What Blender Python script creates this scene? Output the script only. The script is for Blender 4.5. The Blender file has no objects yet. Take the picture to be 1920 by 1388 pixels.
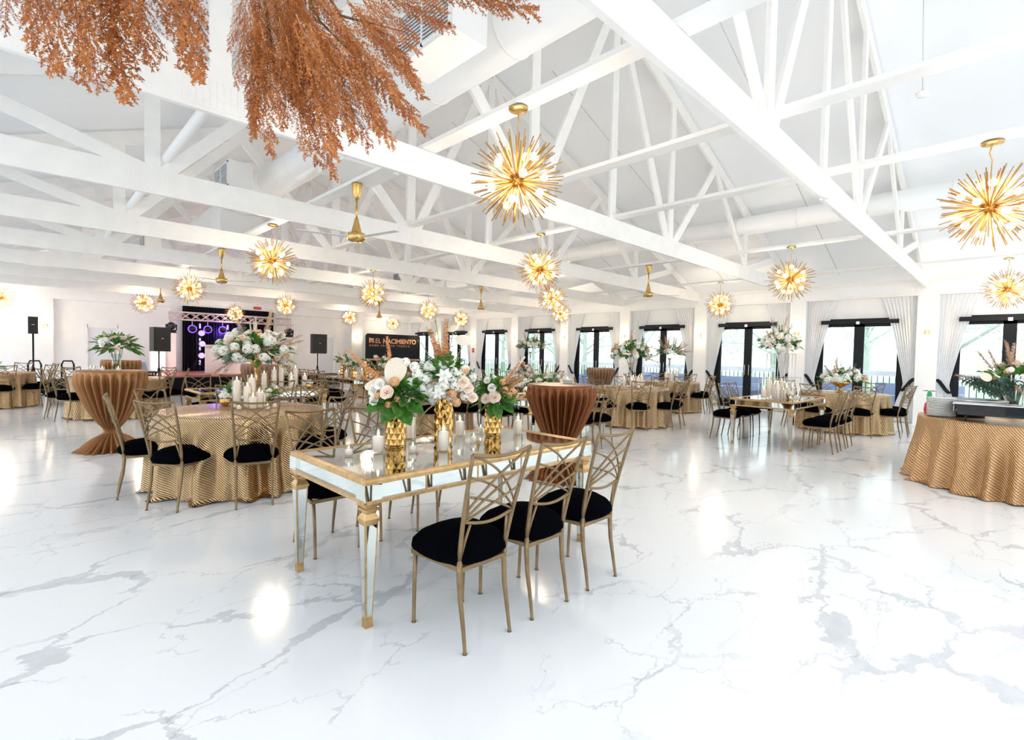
import bpy, math, random
from math import sin, cos, pi, radians as R, sqrt, atan2
from mathutils import Vector as V, Matrix, Euler
C = bpy.context.scene.collection
S = bpy.context.scene
random.seed(7)

# ------------------------------------------------------------------ camera
W2C = ((0.7128466,-0.7010005,0.02116675),(-0.00675848,-0.03704633,-0.99929069),(0.70128742,0.71219792,-0.03114605))
H = 1.40
cd = bpy.data.cameras.new('camera'); cam = bpy.data.objects.new('camera', cd); C.objects.link(cam)
cd.sensor_width = 36; cd.lens = 934.19/1920*36; cd.clip_start = .05; cd.clip_end = 300
r_, d_, f_ = V(W2C[0]), V(W2C[1]), V(W2C[2])
mm = Matrix((( r_.x,-d_.x,-f_.x,0),( r_.y,-d_.y,-f_.y,0),( r_.z,-d_.z,-f_.z,H),(0,0,0,1)))
cam.matrix_world = mm
S.camera = cam
FPX = 934.19
def ray(px, py):
    a, b = (px-960)/FPX, (py-694)/FPX
    return r_*a + d_*b + f_
def fz(px, py, z=0):
    d = ray(px, py); t = (z-H)/d.z; return V((d.x*t, d.y*t, z))
def ony(px, py, y):
    d = ray(px, py); t = y/d.y; return V((d.x*t, y, H+d.z*t))
def onx(px, py, x):
    d = ray(px, py); t = x/d.x; return V((x, d.y*t, H+d.z*t))
def atd(px, py, dep):      # a point at a depth along the view axis, metres
    return ray(px, py)*dep + V((0,0,H))
U = V((.713,-.701,0))     # horizontal direction running left to right as seen on entering
TW = V((-.701,-.713,0))   # horizontal direction towards the entrance

# ------------------------------------------------------------------ materials
MATS = {}
def mat(name, col, rough=.5, metal=0., spec=.5, emit=None, es=0., alpha=1., trans=0., sheen=0., coat=0.):
    m = bpy.data.materials.new(name); m.use_nodes = True
    b = m.node_tree.nodes['Principled BSDF']
    b.inputs['Base Color'].default_value = (*col,1)
    b.inputs['Roughness'].default_value = rough; b.inputs['Metallic'].default_value = metal
    b.inputs['Specular IOR Level'].default_value = spec
    b.inputs['Transmission Weight'].default_value = trans
    b.inputs['Sheen Weight'].default_value = sheen
    b.inputs['Coat Weight'].default_value = coat
    if emit: b.inputs['Emission Color'].default_value = (*emit,1); b.inputs['Emission Strength'].default_value = es
    MATS[name] = m
    return m
def nodes(m): return m.node_tree.nodes, m.node_tree.links, m.node_tree.nodes['Principled BSDF']
def noise_tint(m, c1, c2, scale=8., coord='Object', bump=0., detail=4):
    N,L,b = nodes(m)
    tc = N.new('ShaderNodeTexCoord'); n = N.new('ShaderNodeTexNoise'); n.inputs['Scale'].default_value = scale; n.inputs['Detail'].default_value = detail
    L.new(tc.outputs[coord], n.inputs['Vector'])
    r = N.new('ShaderNodeValToRGB'); r.color_ramp.elements[0].color = (*c1,1); r.color_ramp.elements[1].color = (*c2,1)
    r.color_ramp.elements[0].position = .35; r.color_ramp.elements[1].position = .65
    L.new(n.outputs['Fac'], r.inputs['Fac']); L.new(r.outputs['Color'], b.inputs['Base Color'])
    if bump:
        bp = N.new('ShaderNodeBump'); bp.inputs['Strength'].default_value = bump; bp.inputs['Distance'].default_value = .01
        L.new(n.outputs['Fac'], bp.inputs['Height']); L.new(bp.outputs['Normal'], b.inputs['Normal'])
    return m
white = noise_tint(mat('white_paint', (.93,.93,.93), .45), (.92,.92,.925), (.95,.95,.95), 3)
timber = noise_tint(mat('painted_timber', (.94,.91,.88), .4), (.91,.885,.86), (.95,.925,.90), 5, bump=.05)
ceilm = noise_tint(mat('ceiling_paint', (.93,.95,.98), .7), (.92,.94,.97), (.94,.96,.99), 1.5)
ductm = mat('duct_white_metal', (.92,.91,.90), .3)
gold = noise_tint(mat('brushed_champagne_gold', (.23,.15,.075), .36, .55), (.20,.13,.062), (.27,.18,.09), 14)
brass = noise_tint(mat('brass', (.62,.40,.12), .25, .9), (.60,.37,.11), (.72,.48,.17), 9)
dark_brass = noise_tint(mat('darkened_brass', (.42,.22,.045), .3, .9), (.38,.19,.035), (.50,.28,.07), 9)  # brass copy, darkness put into its colour to offset wash from the hub lamp
frameg = noise_tint(mat('gilded_wood', (.52,.33,.14), .3, .75), (.46,.28,.11), (.60,.39,.18), 20)
velvet = mat('black_velvet', (.0012,.0013,.0024), 1.0, spec=.02, sheen=0)
mirror = noise_tint(mat('antiqued_mirror', (.62,.66,.63), .035, 1.), (.57,.61,.58), (.70,.73,.71), 2.5)
black = mat('black_aluminium', (.005,.007,.012), .4, spec=.25)
blackm = noise_tint(mat('black_plastic', (.012,.012,.014), .55), (.010,.010,.012), (.02,.02,.022), 30)
gwhite = mat('curtain_voile', (.93,.94,.96), .8)
wax = mat('candle_wax_glow', (.97,.90,.82), .5, emit=(1,.72,.48), es=.32)  # warm glow put into the wax as emission, besides the flame
flame = mat('candle_flame', (1,.7,.3), .5, emit=(1,.62,.22), es=14)
bulb = mat('glowing_bulb', (1,.9,.7), .5, emit=(1,.74,.40), es=30)
for m in (wax, flame, bulb): m.cycles.emission_sampling = 'NONE'
leafm = noise_tint(mat('green_leaves', (.07,.22,.03), .45), (.045,.16,.02), (.12,.32,.05), 30)
leafl = noise_tint(mat('pale_green_leaves', (.22,.36,.10), .5), (.16,.30,.08), (.42,.50,.20), 25)
eucal = noise_tint(mat('blue_green_eucalyptus', (.07,.14,.11), .55), (.05,.11,.08), (.13,.22,.17), 25)
peach = noise_tint(mat('peach_rose_petals', (1,.78,.62), .6), (1,.74,.57), (1,.87,.75), 40)
cream = noise_tint(mat('cream_petals', (1,.96,.87), .6), (1,.94,.84), (1,.99,.95), 30)
wpetal = noise_tint(mat('white_petals', (1,.98,.90), .5), (1,.96,.86), (1,1,.95), 60)
orange = noise_tint(mat('copper_orange_petals', (.82,.42,.18), .5), (.74,.33,.12), (.93,.60,.34), 35)
tanp = noise_tint(mat('dried_pampas', (.62,.42,.30), .8), (.55,.34,.23), (.75,.56,.42), 30)
blush = noise_tint(mat('blush_anthurium', (.90,.78,.62), .3), (.88,.74,.56), (.94,.86,.74), 12)
rust = noise_tint(mat('rust_dyed_foliage', (.54,.175,.04), .55), (.38,.11,.02), (.72,.28,.075), 6)
stemm = noise_tint(mat('brown_stems', (.16,.10,.04), .7), (.11,.07,.03), (.24,.16,.06), 30)
def thin(m, f=.45):     # thin petals and leaves pass some light
    N,L,b = nodes(m); out=N['Material Output']; col=b.inputs['Base Color'].links[0].from_socket
    t=N.new('ShaderNodeBsdfTranslucent'); L.new(col,t.inputs['Color']); mx=N.new('ShaderNodeMixShader'); mx.inputs['Fac'].default_value=f
    L.new(b.outputs[0],mx.inputs[1]); L.new(t.outputs[0],mx.inputs[2]); L.new(mx.outputs[0],out.inputs['Surface'])
for m in (peach,cream,wpetal,orange,tanp,blush): thin(m,.15)
for m in (leafm,leafl): thin(m,.3)
sheetblue = mat('dusty_blue_upholstery', (.36,.42,.60), .8)
deckm = noise_tint(mat('grey_decking', (.45,.46,.50), .6), (.40,.41,.45), (.52,.53,.56), 8)
barkm = noise_tint(mat('pale_bark', (.60,.62,.60), .8), (.54,.56,.54), (.68,.69,.66), 8)
treel = noise_tint(mat('spring_leaves', (.62,.80,.66), .7), (.54,.74,.62), (.74,.88,.74), 3)
grassm = noise_tint(mat('lawn', (.50,.66,.46), .9), (.44,.62,.42), (.58,.74,.52), 20)
china = mat('white_china', (.90,.90,.88), .25)
steel = mat('brushed_steel', (.62,.62,.63), .28, .9)
redp = mat('red_glaze', (.60,.03,.06), .3); greenp = mat('green_glaze', (.03,.35,.12), .3)
kraft = noise_tint(mat('tan_card', (.62,.44,.28), .7), (.56,.39,.24), (.70,.51,.34), 12)
copperl = mat('copper_lettering', (.85,.42,.22), .3, .3)
door_p = mat('door_panel_white', (.80,.83,.87), .35)
darkfloor = noise_tint(mat('dark_dance_floor', (.05,.025,.03), .12), (.035,.02,.028), (.09,.045,.04), 4)
stagetop = mat('stage_top_coral', (.45,.16,.12), .4)
blueglow = mat('violet_stage_light', (.1,.05,.8), .5, emit=(.10,.03,1), es=6); blueglow.cycles.emission_sampling='NONE'
lilac = mat('lilac_led', (.6,.5,.9), .5, emit=(.50,.42,1), es=.85); lilac.cycles.emission_sampling='NONE'
trusspink = mat('aluminium_truss', (.80,.66,.62), .4, .3)
fabricw = mat('white_stretch_fabric', (.93,.88,.88), .8)

# drape (pleated black)
drape = mat('black_drape', (.006,.006,.010), .85, spec=.2)

# glass: light passes, edges reflect
def glassmat(name, tint, k):
    m = bpy.data.materials.new(name); m.use_nodes = True; N, L = m.node_tree.nodes, m.node_tree.links
    N.remove(N['Principled BSDF']); out = N['Material Output']
    t = N.new('ShaderNodeBsdfTransparent'); t.inputs['Color'].default_value = (*tint,1)
    g = N.new('ShaderNodeBsdfGlossy'); g.inputs['Roughness'].default_value = .03; g.inputs['Color'].default_value=(1,1,1,1)
    lw = N.new('ShaderNodeLayerWeight'); lw.inputs['Blend'].default_value = .5
    p = N.new('ShaderNodeMath'); p.operation='POWER'; p.inputs[1].default_value=3.5; L.new(lw.outputs['Facing'], p.inputs[0])
    q = N.new('ShaderNodeMath'); q.operation='MULTIPLY_ADD'; q.inputs[1].default_value=k; q.inputs[2].default_value=.04; L.new(p.outputs[0], q.inputs[0])
    mx = N.new('ShaderNodeMixShader'); L.new(q.outputs[0], mx.inputs['Fac']); L.new(t.outputs[0], mx.inputs[1]); L.new(g.outputs[0], mx.inputs[2]); L.new(mx.outputs[0], out.inputs['Surface'])
    return m
glass = glassmat('clear_glass', (.97,.98,.985), 1.1)
pane = glassmat('window_glass', (.95,.985,.99), .3)
voile = bpy.data.materials.new('sheer_white_voile'); voile.use_nodes = True
_N,_L = voile.node_tree.nodes, voile.node_tree.links; _N.remove(_N['Principled BSDF'])
_d=_N.new('ShaderNodeBsdfDiffuse'); _d.inputs['Color'].default_value=(.97,.98,.99,1); _t=_N.new('ShaderNodeBsdfTranslucent'); _t.inputs['Color'].default_value=(.97,.98,.99,1)
_m=_N.new('ShaderNodeMixShader'); _m.inputs['Fac'].default_value=.35; _L.new(_d.outputs[0],_m.inputs[1]); _L.new(_t.outputs[0],_m.inputs[2]); _L.new(_m.outputs[0],_N['Material Output'].inputs['Surface'])

# marble floor
def math_node(N, L, op, a, b=None, clamp=False):
    n = N.new('ShaderNodeMath'); n.operation = op; n.use_clamp = clamp
    for i, x in enumerate((a, b)):
        if x is None: continue
        if isinstance(x, (int, float)): n.inputs[i].default_value = x
        else: L.new(x, n.inputs[i])
    return n.outputs[0]
marble = mat('white_veined_marble', (.9,.9,.9), .13, spec=.6)
def build_marble():
    N,L,b = nodes(marble)
    tc = N.new('ShaderNodeTexCoord')
    mp = N.new('ShaderNodeMapping'); mp.inputs['Rotation'].default_value = (0,0,R(40)); mp.inputs['Scale'].default_value = (.80,1.35,1)
    L.new(tc.outputs['Object'], mp.inputs['Vector'])
    def veins(scale, seed, wmin, wvar, masklo, maskhi, warp):
        off = N.new('ShaderNodeVectorMath'); off.operation='ADD'; off.inputs[1].default_value=(seed,seed*1.7,seed*.3); L.new(mp.outputs[0], off.inputs[0])
        n1 = N.new('ShaderNodeTexNoise'); n1.inputs['Scale'].default_value = 1.6*scale; n1.inputs['Detail'].default_value = 7; n1.inputs['Roughness'].default_value=.62; L.new(off.outputs[0], n1.inputs['Vector'])
        sb = N.new('ShaderNodeVectorMath'); sb.operation='SUBTRACT'; L.new(n1.outputs['Color'], sb.inputs[0]); sb.inputs[1].default_value=(.5,.5,.5)
        sc = N.new('ShaderNodeVectorMath'); sc.operation='SCALE'; sc.inputs['Scale'].default_value = warp/scale; L.new(sb.outputs[0], sc.inputs[0])
        ad = N.new('ShaderNodeVectorMath'); ad.operation='ADD'; L.new(off.outputs[0], ad.inputs[0]); L.new(sc.outputs[0], ad.inputs[1])
        v = N.new('ShaderNodeTexVoronoi'); v.voronoi_dimensions='2D'; v.feature = 'DISTANCE_TO_EDGE'; v.inputs['Scale'].default_value = scale; L.new(ad.outputs[0], v.inputs['Vector'])
        n2 = N.new('ShaderNodeTexNoise'); n2.inputs['Scale'].default_value = 2.3*scale; n2.inputs['Detail'].default_value=3; L.new(off.outputs[0], n2.inputs['Vector'])
        n3 = N.new('ShaderNodeTexNoise'); n3.inputs['Scale'].default_value = .9*scale; n3.inputs['Detail'].default_value=2; L.new(ad.outputs[0], n3.inputs['Vector'])
        p = math_node(N,L,'POWER', n2.outputs['Fac'], 4.5)
        w = math_node(N,L,'ADD', math_node(N,L,'MULTIPLY', p, wvar), wmin)
        q = math_node(N,L,'DIVIDE', v.outputs['Distance'], w)
        line = math_node(N,L,'SUBTRACT', 1.0, math_node(N,L,'MULTIPLY', math_node(N,L,'SUBTRACT', q, .75), 4.0, True), True)
        ms = N.new('ShaderNodeMapRange'); ms.inputs['From Min'].default_value=masklo; ms.inputs['From Max'].default_value=maskhi; L.new(n3.outputs['Fac'], ms.inputs['Value'])
        return math_node(N,L,'MULTIPLY', line, ms.outputs[0])
    a = veins(1.15, 3.1, .006, .50, .44, .53, .95)
    c = veins(2.0, 8.2, .006, .15, .46, .57, 1.2)
    f = math_node(N,L,'ADD', math_node(N,L,'MULTIPLY', a, .52), math_node(N,L,'MULTIPLY', c, .40), True)
    nt = N.new('ShaderNodeTexNoise'); nt.inputs['Scale'].default_value = 9; nt.inputs['Detail'].default_value=6; L.new(mp.outputs[0], nt.inputs['Vector'])
    f2 = math_node(N,L,'MULTIPLY', f, math_node(N,L,'ADD', math_node(N,L,'MULTIPLY', nt.outputs['Fac'], 1.1), .35, True), True)
    mix = N.new('ShaderNodeMix'); mix.data_type='RGBA'; L.new(f2, mix.inputs['Factor'])
    mix.inputs['A'].default_value=(.90,.905,.915,1); mix.inputs['B'].default_value=(.40,.42,.47,1)
    L.new(mix.outputs['Result'], b.inputs['Base Color'])
build_marble()

# sequinned linen and satin: woven ridges follow the cloth's own UVs
def clothmat(name, c1, c2, rough, metal, scale, dist, bump, ang=35):
    m = mat(name, c1, rough, metal); N,L,b = nodes(m)
    tc = N.new('ShaderNodeTexCoord'); mp = N.new('ShaderNodeMapping'); mp.inputs['Rotation'].default_value=(0,0,R(ang)); L.new(tc.outputs['UV'], mp.inputs['Vector'])
    w = N.new('ShaderNodeTexWave'); w.inputs['Scale'].default_value = scale; w.inputs['Distortion'].default_value = dist; w.inputs['Detail'].default_value = 1; w.inputs['Detail Scale'].default_value=3
    L.new(mp.outputs[0], w.inputs['Vector'])
    r = N.new('ShaderNodeMix'); r.data_type='RGBA'; r.inputs['A'].default_value=(*c2,1); r.inputs['B'].default_value=(*c1,1); L.new(w.outputs['Fac'], r.inputs['Factor']); L.new(r.outputs['Result'], b.inputs['Base Color'])
    bp = N.new('ShaderNodeBump'); bp.inputs['Strength'].default_value = bump; bp.inputs['Distance'].default_value=.008; L.new(w.outputs['Fac'], bp.inputs['Height']); L.new(bp.outputs['Normal'], b.inputs['Normal'])
    return m
sequin = clothmat('gold_sequin_linen', (.66,.48,.29), (.30,.17,.07), .22, 1.0, 19, .25, .5, 45)
sequin2 = clothmat('champagne_sequin_linen', (.64,.46,.27), (.34,.21,.10), .27, .85, 22, 1.5, .5, 10)
buffcl = clothmat('amber_sequin_linen', (.80,.53,.29), (.40,.20,.08), .34, .6, 16, .8, .9, 38)
satin = clothmat('bronze_satin', (.23,.075,.022), (.15,.045,.012), .32, .6, 30, 2, .12, 0)
satin3 = clothmat('golden_bronze_satin', (.40,.19,.075), (.28,.12,.04), .34, .55, 30, 2, .12, 0)
satin2 = clothmat('taupe_satin', (.34,.20,.12), (.28,.16,.10), .38, .4, 30, 2, .12, 0)

# ------------------------------------------------------------------ mesh builder
class MB:
    def __init__(s): s.v=[]; s.f=[]; s.sm=[]; s.uv=[]
    def add(s, vs, fs, smooth=True, uv=None):
        o=len(s.v); s.v += [tuple(v) for v in vs]
        s.f += [tuple(o+i for i in f) for f in fs]; s.sm += [smooth]*len(fs)
        s.uv += (uv if uv else [(0,0)]*len(vs)); return s
    def box(s, x0,y0,z0,x1,y1,z1, M=None):
        vs=[V((x,y,z)) for x in (x0,x1) for y in (y0,y1) for z in (z0,z1)]
        if M: vs=[M@v for v in vs]
        return s.add(vs, [(0,1,3,2),(4,6,7,5),(0,4,5,1),(2,3,7,6),(0,2,6,4),(1,5,7,3)], False)
    def bar(s, a, b, w, h=None, up=(0,0,1)):     # rectangular bar between two points
        a,b=V(a),V(b); h=h or w; d=(b-a).normalized(); u=V(up)
        if abs(d.dot(u))>.98: u=V((1,0,0))
        x=d.cross(u).normalized(); y=x.cross(d)
        vs=[p+x*i*w/2+y*j*h/2 for p in (a,b) for i,j in ((-1,-1),(1,-1),(1,1),(-1,1))]
        return s.add(vs, [(3,2,1,0),(4,5,6,7),(0,1,5,4),(1,2,6,5),(2,3,7,6),(3,0,4,7)], False)
    def tube(s, pts, r, n=8, caps=True):
        pts=[V(p) for p in pts]; rr = r if isinstance(r,(list,tuple)) else [r]*len(pts)
        vs=[]; fs=[]; px=None
        for i,p in enumerate(pts):
            d=(pts[min(i+1,len(pts)-1)]-pts[max(i-1,0)]).normalized()
            if px is None: px=d.orthogonal().normalized()
            x=(px-d*px.dot(d)); x = x.normalized() if x.length>1e-6 else d.orthogonal().normalized(); px=x; y=d.cross(x)
            for k in range(n): t=2*pi*k/n; vs.append(p+(x*cos(t)+y*sin(t))*rr[i])
        for i in range(len(pts)-1):
            for k in range(n): a=i*n+k; b=i*n+(k+1)%n; fs.append((a,b,b+n,a+n))
        if caps: fs.append(tuple(reversed(range(n)))); fs.append(tuple(range(len(vs)-n,len(vs))))
        return s.add(vs,fs)
    def lathe(s, prof, c=(0,0,0), n=24, sx=1, sy=1, M=None, smooth=True):
        vs=[];fs=[];c=V(c)
        for (r,z) in prof:
            for k in range(n): t=2*pi*k/n; v=V((r*cos(t)*sx,r*sin(t)*sy,z)); vs.append((M@v if M else v)+c)
        for i in range(len(prof)-1):
            for k in range(n): a=i*n+k;b=i*n+(k+1)%n; fs.append((a,b,b+n,a+n))
        if prof[0][0]>1e-5: fs.append(tuple(reversed(range(n))))
        if prof[-1][0]>1e-5: fs.append(tuple(range(len(vs)-n,len(vs))))
        return s.add(vs,fs,smooth)
    def sphere(s, c, r, n=10, m=6, sz=1, M=None):
        return s.lathe([(r*sin(pi*i/m)+1e-6*(i in(0,m)), -r*cos(pi*i/m)*sz) for i in range(m+1)], c, n, M=M)
    def grid(s, fn, nu, nv, closed=False, uvs=None):
        vs=[];fs=[];uv=[]
        for i in range(nu+(0 if closed else 1)):
            for j in range(nv+1): vs.append(fn(i/nu,j/nv)); uv.append(uvs(i/nu,j/nv) if uvs else (i/nu,j/nv))
        w=nv+1; tot=len(vs)
        for i in range(nu):
            for j in range(nv):
                a=i*w+j; b=((i+1)*w+j)%tot if closed else (i+1)*w+j
                fs.append((a,b,b+1,a+1))
        return s.add(vs,fs,True,uv)
    def mesh(s, name, m):
        me=bpy.data.meshes.new(name); me.from_pydata([tuple(v) for v in s.v],[],s.f); me.materials.append(m)
        me.polygons.foreach_set('use_smooth', s.sm)
        if any(u!=(0,0) for u in s.uv):
            l=me.uv_layers.new(name='UVMap'); d=[0.]*(2*len(me.loops)); vi=[0]*len(me.loops); me.loops.foreach_get('vertex_index',vi)
            for i,k in enumerate(vi): d[2*i],d[2*i+1]=s.uv[k]
            l.data.foreach_set('uv',d)
        me.update(); return me
    def build(s, name, m, parent=None, loc=None):
        return link(name, s.mesh(name,m), parent, loc)
def link(name, me, parent=None, loc=None, rot=None, scale=None):
    o=bpy.data.objects.new(name, me); C.objects.link(o)
    if parent: o.parent=parent
    if loc is not None: o.location=loc
    if rot is not None: o.rotation_euler=rot
    if scale is not None: o.scale=(scale,)*3 if isinstance(scale,(int,float)) else scale
    return o
def tag(o, label=None, cat=None, group=None, kind=None):
    if label: o['label']=label
    if cat: o['category']=cat
    if group: o['group']=group
    if kind: o['kind']=kind
    return o
def thing(name, label, cat, loc=(0,0,0), rz=0, group=None, kind=None):
    o=link(name, None, None, loc, (0,0,rz)); o.empty_display_size=.1
    return tag(o,label,cat,group,kind)
def struct(name, mb, m, label=None): return tag(mb.build(name,m), label, None, None, 'structure')
def dup(root, loc, rz=0, label=None, group=None, scale=None):
    r=root.copy(); C.objects.link(r); r.location=loc; r.rotation_euler=(0,0,rz)
    if scale: r.scale=(scale,)*3
    if label: r['label']=label
    if group: r['group']=group
    for ch in root.children:
        c=ch.copy(); C.objects.link(c); c.parent=r
        for g in ch.children: d=g.copy(); C.objects.link(d); d.parent=c
    return r
def smooth01(t): t=max(0,min(1,t)); return t*t*(3-2*t)

# ------------------------------------------------------------------ room shell
XW, YW = 14.6, 22.7
BAY = 2.65; PIER0 = 1.475
piers = [PIER0+BAY*k for k in range(-3,9)]
struct('floor', MB().box(-6,-7,-.12, XW+.4,YW+.2,0), marble, 'glossy white marble floor with grey veins')
RIDGE = 6.05
def roofz(x): return 3.30+.37*(XW-x) if x>RIDGE else 3.30+.37*(x-(2*RIDGE-XW))
m=MB(); xl=2*RIDGE-XW
for a,b in ((xl-.4,RIDGE),(RIDGE,XW+.4)):
    za,zb=roofz(a),roofz(b)
    m.add([(a,-2.2,za),(b,-2.2,zb),(b,YW+.2,zb),(a,YW+.2,za),(a,-2.2,za+.2),(b,-2.2,zb+.2),(b,YW+.2,zb+.2),(a,YW+.2,za+.2)],
          [(0,3,2,1),(4,5,6,7),(0,1,5,4),(1,2,6,5),(2,3,7,6),(3,0,4,7)],False)
struct('ceiling', m, ceilm, 'white gabled ceiling above the open trusses')
# window wall
m=MB()
for y in piers: m.box(XW,y-.19,0,XW+.4,y+.19,2.955)
m.box(XW,piers[0]-.19,2.955,XW+.4,YW+.2,3.36)
for y in piers:
    c=y+BAY/2; y0,y1=y+.19,y+BAY-.19
    m.box(XW+.18,y0,2.47,XW+.4,y1,2.955); m.box(XW+.18,y0,0,XW+.4,c-.95,2.47); m.box(XW+.18,c+.95,0,XW+.4,y1,2.47)
struct('wall_right', m, white, 'white window wall with piers between recessed glazed doors')
# stage wall
m=MB(); y0=YW-.2
Z=2.93; m.box(-6,y0,0,.757,YW+.2,Z); m.box(4.02,y0,0,4.49,YW+.2,Z); m.box(11.30,y0,0,11.87,YW+.2,Z); m.box(-6,y0,Z,XW+.4,YW+.2,6.6)
m.box(.757,YW,0,1.62,YW+.2,Z); m.box(2.47,YW,0,4.02,YW+.2,Z); m.box(1.62,YW,2.05,2.47,YW+.2,Z); m.box(4.49,YW,0,9.80,YW+.2,Z)
m.box(9.80,YW,2.03,10.55,YW+.2,Z); m.box(10.55,YW,0,11.30,YW+.2,Z); m.box(11.87,YW,0,XW,YW+.2,Z)
struct('wall_back', m, white, 'white end wall behind the stage with shallow recesses')
m=MB(); m.box(XW-.012,-6.6,0,XW,-6.65,.1)
for y in piers: m.box(XW-.014,y-.19,0,XW,y+.19,.11)
struct('baseboard_right', m, white)
m=MB(); m.box(-6,YW-.214,0,.757,YW-.2,.11); m.box(11.30,YW-.214,0,11.87,YW-.2,.11); m.box(.757,YW-.014,0,1.52,YW,.11); m.box(11.87,YW-.014,0,XW,YW,.11)
struct('baseboard_back', m, white)
m=MB()
for y in piers[:-1]:
    y0,y1=y+.19,y+BAY-.19
    m.box(XW-.015,y0-.06,2.94,XW+.02,y1+.06,3.0)
struct('trim_1', m, timber, 'thin white moulding over the window recesses')
struct('trim_2', MB().box(XW-.05,-6.6,3.24,XW,YW-.2,3.36), timber, 'white cornice along the window wall')
# interior doors of the stage wall
for k,(x0,x1,z1) in enumerate(((1.62,2.47,2.05),(9.80,10.55,2.03))):
    e=thing('door_%d'%(20+k),'pale panelled interior door %s of the stage'%('left','right')[k],None,(0,0,0),0,None,'structure')
    if 'category' in e: del e['category']
    f=MB(); f.box(x0-.09,YW-.03,0,x0+.02,YW+.02,z1+.09); f.box(x1-.02,YW-.03,0,x1+.09,YW+.02,z1+.09); f.box(x0,YW-.03,z1-.02,x1,YW+.02,z1+.09); f.build('door_frame',white,e)
    MB().box(x0+.02,YW+.03,.01,x1-.02,YW+.07,z1-.02).build('door_panel',door_p,e)
    MB().sphere((x1-.1,YW,1.0),.03).build('door_handle',steel,e)
# glazed black double doors
ws=[]
def glazed_door(k, c):
    e=thing('door_%d'%k,'black framed glazed double door number %d of the window wall'%k,None,(XW+.22,c,0),0,None,'structure')
    m=MB(); m.box(-.03,-.95,0,.08,-.87,2.47); m.box(-.03,.87,0,.08,.95,2.47); m.box(-.03,-.95,2.37,.08,.95,2.47); m.build('door_frame',black,e)
    MB().box(-.16,-.80,2.335,-.04,.80,2.43).build('head_rail',black,e)
    MB().box(-.20,-.035,2.32,-.165,.035,2.39).build('magnetic_lock',steel,e)
    for s in (-1,1):
        m=MB(); a,b=(0,s*.87)
        lo,hi=min(a,b),max(a,b); ins=.105
        m.box(0,lo,0.01,.05,lo+ins,2.37); m.box(0,hi-ins,.01,.05,hi,2.37); m.box(0,lo,2.27,.05,hi,2.37); m.box(0,lo,.01,.05,hi,.26)
        lf=m.build('door_leaf',black,e)
        MB().box(.02,lo+ins,.26,.03,hi-ins,2.27).build('door_glass',pane,lf)
        MB().tube([(-.04,s*.055,.95),(-.04,s*.055,1.25)],.011).build('door_handle',steel,lf)
for k,y in enumerate(piers[:-1]): glazed_door(k+1, y+BAY/2)
# voile curtains
ordn=['','first','second','third','fourth','fifth','sixth','seventh','eighth','ninth','tenth','eleventh','twelfth']
def curtain_proto(s):
    root=thing('curtain','x','curtain')
    def fn(u,v):
        z=2.93*(1-v)+.01
        if z>.95: t=max(0,2.93-z)/(2.93-.95); w=.68-.46*t**.8
        else: t=(.95-z)/.95; w=.22+.14*smooth01(t*1.5)
        a=.014*(1 if z>1.1 or z<.8 else .5)
        return V((.085+a*sin(u*pi*2*9+sin(z*2)*.5), s*(.0+u*w), z))
    m=MB(); m.grid(fn,72,26); m.build('curtain_sheet',voile,root)
    m=MB()
    def tb(u,v):  # black tie-back swept up to the pier
        y=u*.27; z=1.02-.26*smooth01(u*1.1)+(v-.5)*(.02+.12*sin(pi*min(1,u*.9+.1)))
        return V((.03-.015*sin(pi*u), s*y, z))
    m.grid(tb,12,3); m.grid(lambda u,v: tb(u,v)+V((.012,0,0)),12,3)
    m.build('tieback',black,root)
    return root
cp={}
for k,y in enumerate(piers[:-1]):
    if k<2: continue
    for s,side in ((1,'right'),(-1,'left')):
        yy = y+.19 if s==1 else y+BAY-.19
        lab='white voile curtain tied back at the %s of the %s glazed door from the right'%(side,ordn[k-1])
        if s not in cp: cp[s]=curtain_proto(s); o=cp[s]; o.location=(XW+.02,yy,0)
        else: o=dup(cp[s],(XW+.02,yy,0))
        tag(o,lab,'curtain','voile curtains along the window wall')

# ------------------------------------------------------------------ outside: deck, railing, lawn, trees
struct('ground', MB().box(XW+.4,-22,-.3,60,60,-.14), grassm, 'lawn beyond the terrace'); 
tag(bpy.data.objects['ground'],kind='structure')
m=MB()
for i in range(60): m.box(XW+.4+i*.072,-12,-.12,XW+.465+i*.072,36,-.03)
struct('terrace_deck', m, deckm, 'grey boarded terrace outside the glazed doors')
railr=thing('terrace_railing','white railing with dark balusters along the terrace edge','railing',(18.2,0,0))
MB().box(-.06,-12,1.0,.06,36,1.14).build('handrail',white,railr)
m=MB(); m.box(-.02,-12,.1,.02,36,.14)
for i in range(330): y=-12+i*.145; m.box(-.009,y-.009,.1,.009,y+.009,1.0)
tag(m.build('balusters',black,railr),kind='stuff')
for i in range(18): MB().box(-.05,-12+i*2.65-.05,-.03,.05,-12+i*2.65+.05,1.0).build('railing_post',white,railr)
def sofa():
    t=thing('terrace_sofa','x','sofa')
    MB().box(-.4,-.95,.1,.4,.95,.40).build('seat_base',sheetblue,t); MB().box(.25,-.95,.40,.42,.95,.82).build('sofa_back',sheetblue,t)
    for s in (-1,1): MB().box(-.4,s*.95-.08*(s>0)-.0,.1,.4,s*.95+.08*(s<0),.62).build('armrest',sheetblue,t)
    for j in (-1,1): MB().box(-.36,.03 if j>0 else -.85,.40,.24,.85 if j>0 else -.03,.50).build('cushion',sheetblue,t)
    for sx in (-.35,.35):
        for sy in (-.88,.88): MB().box(sx-.02,sy-.02,-.03,sx+.02,sy+.02,.1).build('leg',black,t)
    return t
sf=sofa()
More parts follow.
